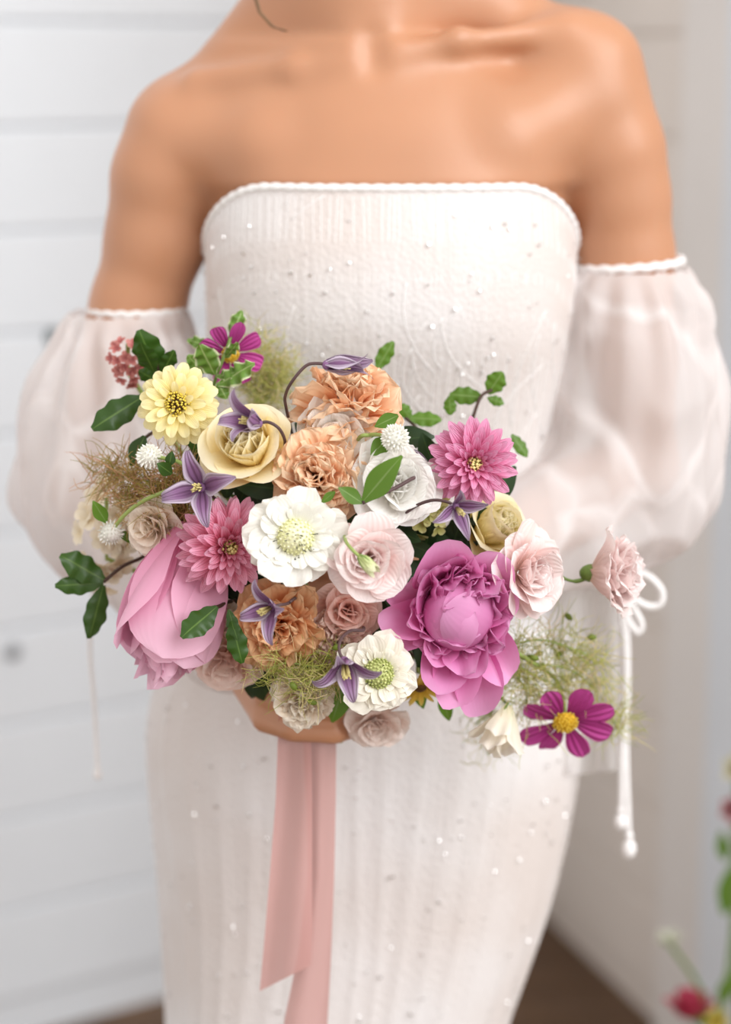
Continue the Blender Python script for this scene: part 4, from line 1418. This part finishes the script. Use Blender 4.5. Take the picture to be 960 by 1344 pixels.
sprig('leafy_twig', 'bright green leaf tip under the magenta peony', [(580, 890, -.25), (582, 912, -.25)],
      [((580, 908), (590, 946), -.25, -.24, .4, (0, -1, 0)), ((545, 890), (556, 930), -.26, -.255, .45)], M_lf_m, 'oval', wavy=.01)

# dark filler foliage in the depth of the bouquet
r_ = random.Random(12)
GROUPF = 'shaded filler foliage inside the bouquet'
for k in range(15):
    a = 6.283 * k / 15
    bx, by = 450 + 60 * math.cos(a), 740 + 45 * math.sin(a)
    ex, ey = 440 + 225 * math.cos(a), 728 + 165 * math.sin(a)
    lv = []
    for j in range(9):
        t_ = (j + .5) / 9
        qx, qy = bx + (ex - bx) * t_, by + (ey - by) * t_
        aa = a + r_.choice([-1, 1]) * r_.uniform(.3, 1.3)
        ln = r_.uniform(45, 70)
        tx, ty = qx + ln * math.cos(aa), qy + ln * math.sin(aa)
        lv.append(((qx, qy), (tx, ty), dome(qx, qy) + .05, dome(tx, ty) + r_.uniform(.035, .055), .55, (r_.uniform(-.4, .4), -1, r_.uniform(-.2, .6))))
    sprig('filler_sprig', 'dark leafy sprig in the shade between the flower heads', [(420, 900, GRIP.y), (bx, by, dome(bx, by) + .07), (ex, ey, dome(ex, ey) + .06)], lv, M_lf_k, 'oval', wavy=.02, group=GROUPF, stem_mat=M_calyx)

# ---------------- wiry smoke plumes
M_sm1 = ramp_mat('smoke_plume_tan', [(0, srgb(140, 134, 50)), (.5, srgb(190, 158, 86)), (1, srgb(206, 150, 120))])
M_sm2 = ramp_mat('smoke_plume_green', [(0, srgb(140, 152, 50)), (.5, srgb(190, 190, 96)), (1, srgb(222, 196, 150))])
M_seed = plain('green_seed', srgb(110, 128, 44), .5)


def plume(label, branches, mat, n, ln, seed, rad=.00022, seeds=0):
    t = thing('smoke_plume', label, 'foliage', P(*branches[0][0]))
    bpy.context.view_layer.update()
    inv = t.matrix_world.inverted()
    r = random.Random(seed)
    allp = []
    mb = MB()
    for br in branches:
        q = spline([P(*p) for p in br], 8)
        mb.tube([inv @ p for p in spline([P(*p) for p in rooted(br)[:2]], 4)[:-1] + q], .0008, 5)
        allp += q[2:]
    part('stem', mb.mesh('stem', M_stem), t)
    mb = MB()
    for k in range(n):
        p = r.choice(allp) + Vector((r.gauss(0, .006), r.gauss(0, .006), r.gauss(0, .006)))
        d = Vector((r.gauss(0, 1), r.gauss(0, .8), r.gauss(0, 1))).normalized()
        bend = Vector((r.gauss(0, 1), r.gauss(0, 1), r.gauss(0, 1))) * .35
        L = ln * r.uniform(.4, 1.2)
        pts = []
        for s in range(6):
            pts.append(inv @ p); p = p + d * L / 5; d = (d + bend * .7 + Vector((r.gauss(0, .15), r.gauss(0, .15), r.gauss(0, .15)))).normalized()
        mb.tube(pts, [rad, rad, rad, rad, rad * .8, rad * .5], 3, False, uvv=r.random())
    part('filaments', mb.mesh('filaments', mat), t, kind='stuff')
    if seeds:
        for k in range(seeds):
            p = inv @ (r.choice(allp) + Vector((r.gauss(0, .014), r.gauss(-.004, .006), r.gauss(0, .014))))
            ms_ = MB(); ms_.ball((0, 0, 0), .0024, 8, 6, (1.5, .8, .9))
            part('seed', ms_.mesh('seed', M_seed), t, Matrix.Translation(p) @ Matrix.Rotation(r.uniform(-1, 1), 4, 'Y'))
    return t


plume('airy yellow green smoke plume around the magenta cosmos', [[(650, 850, -.24), (690, 880, -.235), (730, 900, -.22), (790, 930, -.2), (812, 955, -.195)], [(660, 850, -.235), (710, 840, -.23), (760, 855, -.215), (785, 870, -.2)], [(665, 870, -.235), (690, 905, -.23), (690, 940, -.22)], [(700, 870, -.23), (750, 880, -.215), (780, 905, -.2)]],
      M_sm2, 1000, .030, 1, .00025, seeds=9)
plume('tan smoke plume under the yellow zinnia and globe amaranth', [[(265, 650, -.27), (220, 640, -.265), (170, 625, -.25), (140, 620, -.235)], [(250, 655, -.27), (205, 665, -.265), (170, 650, -.25)], [(240, 640, -.27), (230, 610, -.26)], [(260, 670, -.27), (220, 685, -.265)]],
      M_sm1, 1300, .026, 2, .00028)
plume('green smoke plume above the small cream carnation', [[(440, 880, -.29), (410, 875, -.31), (375, 870, -.315), (350, 880, -.31)], [(440, 890, -.29), (415, 890, -.315), (400, 900, -.32)], [(445, 880, -.29), (430, 860, -.31)]],
      M_sm2, 600, .022, 3, seeds=3)
plume('soft yellow smoke plume rising beside the curly sprig', [[(340, 560, -.17), (345, 520, -.165), (345, 480, -.16), (335, 450, -.155)], [(345, 530, -.165), (365, 500, -.16), (372, 475, -.155)], [(340, 520, -.165), (325, 495, -.16)]],
      M_sm2, 1000, .022, 4)
plume('pale smoke plume trailing in front of the skirt', [[(640, 930, -.2), (650, 960, -.19), (640, 990, -.18)], [(650, 930, -.2), (625, 950, -.19)]], M_sm2, 160, .02, 5)

# ---------------- the rest: stock, hydrangea floret cluster, sweet pea, berries, yellow petals
def cluster(name, label, centre, rx, ry, n, fr, cols, seed, Y, npet=5, facecam=True, cat='flower'):
    m = petal_mat(name + '_petal_%d' % seed, [(0, cols[0]), (.5, cols[1]), (1, cols[2])], veins=.1, trans=.3, rnd=.07)
    t = thing(name, label, cat, P(centre[0], centre[1], Y))
    bpy.context.view_layer.update()
    inv = t.matrix_world.inverted()
    r = random.Random(seed)
    pm_ = petal('petal', m, .85, (.3, .8, 1, 1, 1), .2, -.5, .3, .5, .03, 1.2, nu=7, nv=6, seed=seed)
    for k in range(n):
        for _ in range(50):
            u, v = r.uniform(-1, 1), r.uniform(-1, 1)
            if u * u + v * v < 1:
                break
        w = math.sqrt(max(0, 1 - u * u - v * v))
        p = P(centre[0] + u * rx, centre[1] - v * ry, Y - w * rx * mpp(Y) * .8)
        ax = Vector((u, -w - .4, v)).normalized()
        F_ = Matrix.Translation(inv @ p) @ ax.to_track_quat('Z', 'Y').to_matrix().to_4x4() @ Matrix.Rotation(r.uniform(0, 6), 4, 'Z') @ Matrix.Scale(fr * mpp(Y), 4)
        o = bpy.data.objects.new('floret', None); COL.objects.link(o); o.parent = t; o.matrix_basis = F_; o.empty_display_size = .01
        for i in range(npet):
            put(o, pm_, 6.283 * i / npet, .03, 0, R(r.uniform(8, 30)), .95)
    world_tube('stem', [P(centre[0], centre[1] - ry * .8, Y), P(centre[0], centre[1] + ry * .4, Y + .01), GRIP.lerp(P(centre[0], centre[1], Y), .4) + Vector((0, .02, 0)), GRIP + Vector((0, .012, .02))], .0018, M_stem, t, 6)
    return t


cluster('stock', 'cream stock spike with crowded florets behind the drooping globe amaranth', (140, 705), 36, 70, 26, 19, (srgb(228, 206, 160), srgb(244, 228, 196), srgb(250, 238, 214)), 1, -.205)
cluster('hydrangea', 'lime green floret cluster above the magenta peony', (556, 672), 30, 32, 22, 13, (srgb(150, 158, 60), srgb(196, 198, 100), srgb(216, 216, 140)), 2, -.27, 4)
cluster('astilbe', 'small dusty red bud cluster left of the zinnia leaves', (168, 476), 26, 30, 26, 9, (srgb(140, 50, 50), srgb(180, 88, 84), srgb(206, 130, 120)), 3, -.19, 4)
# sweet pea drooping near the cosmos
M_sp = petal_mat('cream_sweet_pea_petal', [(0, srgb(230, 222, 180)), (.5, srgb(248, 238, 214)), (1, srgb(250, 242, 226))], veins=.2, trans=.35)
sp = flower('sweet_pea', 'cream sweet pea drooping between the magenta peony and the cosmos', 'flower', 668, 926, 66, (-0.35, -0.5, -0.75), 0.0, stem=False)
spm = [petal('petal', M_sp, .62, (.25, .45, .6, .85, 1, 1), .25, -.5, .5, .7, .05, 1.3, .02, 3, nu=11, nv=10, seed=900 + i) for i in range(3)]
rings(sp, spm, [(4, .04, 0, 62, 1.0), (3, .03, 0, 76, 1.05)], 9, 8, .2, .1, .3)
world_tube('stem', spline([P(470, 830, -.195), P(580, 880, -.21), P(640, 905, -.225), P(650, 912, -.22), P(660, 918, -.21), P(668, 927, dome(668, 926))], 5), .0013, M_calyx, sp, 6)
for k in range(4):
    put(sp, sepal, k * 1.57, .05, -.04, R(62), .34, name='sepal')
# yellow bloom glimpsed below the peony
M_yel = petal_mat('golden_yellow_petal', [(0, srgb(196, 140, 20)), (.5, srgb(230, 186, 50)), (1, srgb(240, 206, 90))], veins=.4, nveins=4)
yf = flower('daisy', 'golden yellow daisy half hidden under the ivory scabiosa', 'flower', 552, 902, 40, (0.1, -0.7, -0.6), 0.02)
ym = [petal('petal', M_yel, .3, (.3, .8, 1, .8, .2), .1, -.3, .4, 1, nu=5, nv=7, seed=i) for i in range(2)]
rings(yf, ym, [(14, .15, 0, 0, .85), (12, .14, .03, 14, .75)], 5)
part('disc', dome_mesh('disc', M_zdisc, .22, .15), yf)

# ---------------- ribbon
def ribbon_mat():
    m, nt, b, out = newmat('dusty_pink_silk')
    b.inputs['Base Color'].default_value = srgb(206, 158, 152)
    b.inputs['Roughness'].default_value = .5
    b.inputs['Sheen Weight'].default_value = .3
    tc = nd(nt, 'ShaderNodeTexCoord'); n = nd(nt, 'ShaderNodeTexNoise'); n.inputs['Scale'].default_value = 400
    nt.links.new(tc.outputs['Object'], n.inputs[0])
    bp = nd(nt, 'ShaderNodeBump'); bp.inputs['Strength'].default_value = .1; nt.links.new(n.outputs['Fac'], bp.inputs['Height']); nt.links.new(bp.outputs['Normal'], b.inputs['Normal'])
    tl = nd(nt, 'ShaderNodeBsdfTranslucent'); tl.inputs[0].default_value = srgb(214, 166, 160)
    tp = nd(nt, 'ShaderNodeBsdfTransparent')
    m1 = nd(nt, 'ShaderNodeMixShader'); m1.inputs[0].default_value = .3
    m2 = nd(nt, 'ShaderNodeMixShader'); m2.inputs[0].default_value = .86
    nt.links.new(b.outputs[0], m1.inputs[1]); nt.links.new(tl.outputs[0], m1.inputs[2])
    nt.links.new(tp.outputs[0], m2.inputs[1]); nt.links.new(m1.outputs[0], m2.inputs[2])
    nt.links.new(m2.outputs[0], out.inputs['Surface'])
    return m


M_rib = ribbon_mat()
rb = thing('ribbon', 'long dusty pink silk ribbon hanging from the bouquet stems', 'ribbon', GRIP + Vector((0, 0, -.05)))
bpy.context.view_layer.update()
rinv = rb.matrix_world.inverted()


def tail(rows, Y, seed, wave):
    ys = [r[0] for r in rows]; mb = MB(); q = []
    for j in range(50):
        row0 = ys[0] + (ys[-1] - ys[0]) * j / 49
        for i in range(13):
            u = i / 12
            row = row0 + (rows[-1][3] * (u - .5)) * (j / 49) ** 6
            xl = np.interp(row0, ys, [r[1] for r in rows]); xr = np.interp(row0, ys, [r[2] for r in rows])
            yy = Y + wave * math.sin(u * 5 + seed + j * .03) + .004 * math.sin(j * .12 + seed)
            q.append(rinv @ P(xl + (xr - xl) * u, row, yy))
    mb.grid(q, 13, 50)
    return part('ribbon_tail', mb.mesh('ribbon_tail', M_rib), rb)


tail([(935, 366, 408, 0), (1050, 362, 410, 0), (1150, 354, 410, 0), (1230, 347, 410, 0), (1284, 341, 408, -34)], -.242, 0, .005)
tail([(935, 396, 442, 0), (1050, 402, 441, 0), (1150, 404, 439, 0), (1250, 392, 435, 0), (1344, 373, 430, 0), (1420, 366, 428, 20)], -.232, 2, .005)
mb = MB(); q = []
for j in range(6):
    for i in range(24):
        a = 6.283 * i / 24
        q.append(rinv @ (GRIP + Vector((.0205 * math.cos(a), .0205 * math.sin(a), .022 - j * .011 + .002 * math.sin(3 * a)))))
mb.grid(q, 24, 6, True)
part('ribbon_wrap', mb.mesh('ribbon_wrap', M_rib), rb)

# ---------------- background: flowers in a floor vase by the door casing, wall bolts
M_vase = plain('stoneware_glaze', srgb(206, 198, 186), .35, .08, 20)
Yv = 0.42
vc = PF(930, 1344, .0)
vx = P(925, 1344, Yv)
va = thing('floor_vase', 'pale stoneware floor vase of cut flowers beside the white door casing', 'vase', (vx.x + .02, Yv, 0))
mb = MB(); pr_ = [(.0, .0), (.07, .0), (.09, .05), (.095, .14), (.07, .21), (.05, .26), (.056, .28), (.05, .28), (.044, .26), (.06, .19), (.0, .17)]
q = []
for (r0, z0) in pr_:
    for i in range(28):
        a = 6.283 * i / 28
        q.append((max(r0, .0005) * math.cos(a), max(r0, .0005) * math.sin(a), z0))
mb.grid(q, 28, len(pr_), True)
part('body', mb.mesh('body', M_vase), va)
vtop = Vector((vx.x + .02, Yv, .27))


def vase_flower(name, label, px, py, rpx, cols, seed, axis, n=3, W=.6, Y=Yv):
    m = petal_mat(name + '_petal_bg%d' % seed, [(0, cols[0]), (.5, cols[1]), (1, cols[2])], trans=.25)
    c = P(px, py, Y)
    t = thing(name, label, 'flower', c, axis, 0, rpx * mpp(Y), 'cut flowers in the floor vase')
    bpy.context.view_layer.update()
    ms = [petal('petal', m, W, (.3, .7, 1, 1, .9), .5, -.3, .6, .5, .03, 1.2, nu=7, nv=8, seed=seed + i) for i in range(2)]
    rings(t, ms, [(6, .08, 0, 30, .95), (6, .06, .05, 55, .85), (4, .04, .08, 75, .75)][:n], seed)
    world_tube('stem', spline([c, c.lerp(vtop, .5) + Vector((.01, .01, .02)), vtop + Vector((srng.uniform(-.03, .03), srng.uniform(-.02, .02), 0)), vtop + Vector((0, 0, -.09))], 5), .0025, M_calyx, t, 6)
    return t


vase_flower('tulip', 'narrow crimson tulip in the floor vase', 906, 1336, 44, (srgb(130, 16, 36), srgb(172, 32, 58), srgb(190, 54, 80)), 1, (0, -.1, 1))
vase_flower('yellow_bloom', 'yellow bloom low in the floor vase', 940, 1340, 24, (srgb(200, 170, 30), srgb(226, 204, 70), srgb(236, 220, 120)), 2, (0, -1, .5))
vase_flower('white_bloom', 'whitish green bloom in the floor vase against the wall', 880, 1240, 24, (srgb(196, 206, 160), srgb(220, 222, 198), srgb(232, 232, 216)), 3, (-.2, -.4, 1))
vase_flower('pink_bloom', 'dusky pink bloom high in the floor vase', 964, 1062, 26, (srgb(130, 40, 50), srgb(170, 90, 96), srgb(206, 140, 140)), 4, (-.3, -1, .3))
vase_flower('cream_bloom', 'cream bloom at the top of the floor vase', 968, 1010, 28, (srgb(190, 180, 110), srgb(216, 208, 160), srgb(230, 224, 190)), 5, (-.3, -1, .5))
sprig('vase_foliage', 'loose green leaves in the floor vase', [(940, 1360, Yv), (960, 1250, Yv), (968, 1120, Yv)],
      [((950, 1200), (972, 1120), Yv, Yv, .4), ((952, 1130), (946, 1090), Yv, Yv, .45), ((930, 1345), (912, 1322), Yv, Yv, .45), ((944, 1320), (966, 1270), Yv, Yv, .4)], M_lf_m, 'oval', wavy=.02, stem_mat=M_calyx, r=.003)

M_iron = plain('dark_green_iron', srgb(58, 72, 70), .5)
M_grey = plain('grey_steel', srgb(150, 152, 156), .4)


def on_left_wall(px, py):
    d = ray(px, py)
    nL = Vector((dl.y, -dl.x, 0))
    t = (L1 - CAM).dot(nL) / d.dot(nL)
    return CAM + d * t


nL = Vector((dl.y, -dl.x, 0))
if nL.dot(FAC) < 0:
    nL = -nL
for name, label, px, py, r0, mat in (('coat_hook', 'small dark iron hook screwed to the white boards', 68, 442, .010, M_iron), ('wall_bolt', 'round grey steel bolt in the white boards', 16, 855, .012, M_grey)):
    c = on_left_wall(px, py)
    t = thing(name, label, 'hook' if 'hook' in name else 'bolt', c, nL)
    mb = MB(); mb.ball((0, 0, .002), r0, 14, 8, (1, 1, .5)); part('plate', mb.mesh('plate', mat), t)
    mb = MB(); mb.tube(spline([(0, 0, 0), (0, 0, .02), (.004, 0, .026), (.012, 0, .026)] if 'hook' in name else [(0, 0, 0), (0, 0, .006), (0, 0, .011)], 4), r0 * .45, 8)
    part('hook_arm' if 'hook' in name else 'bolt_head', mb.mesh('arm', mat), t)
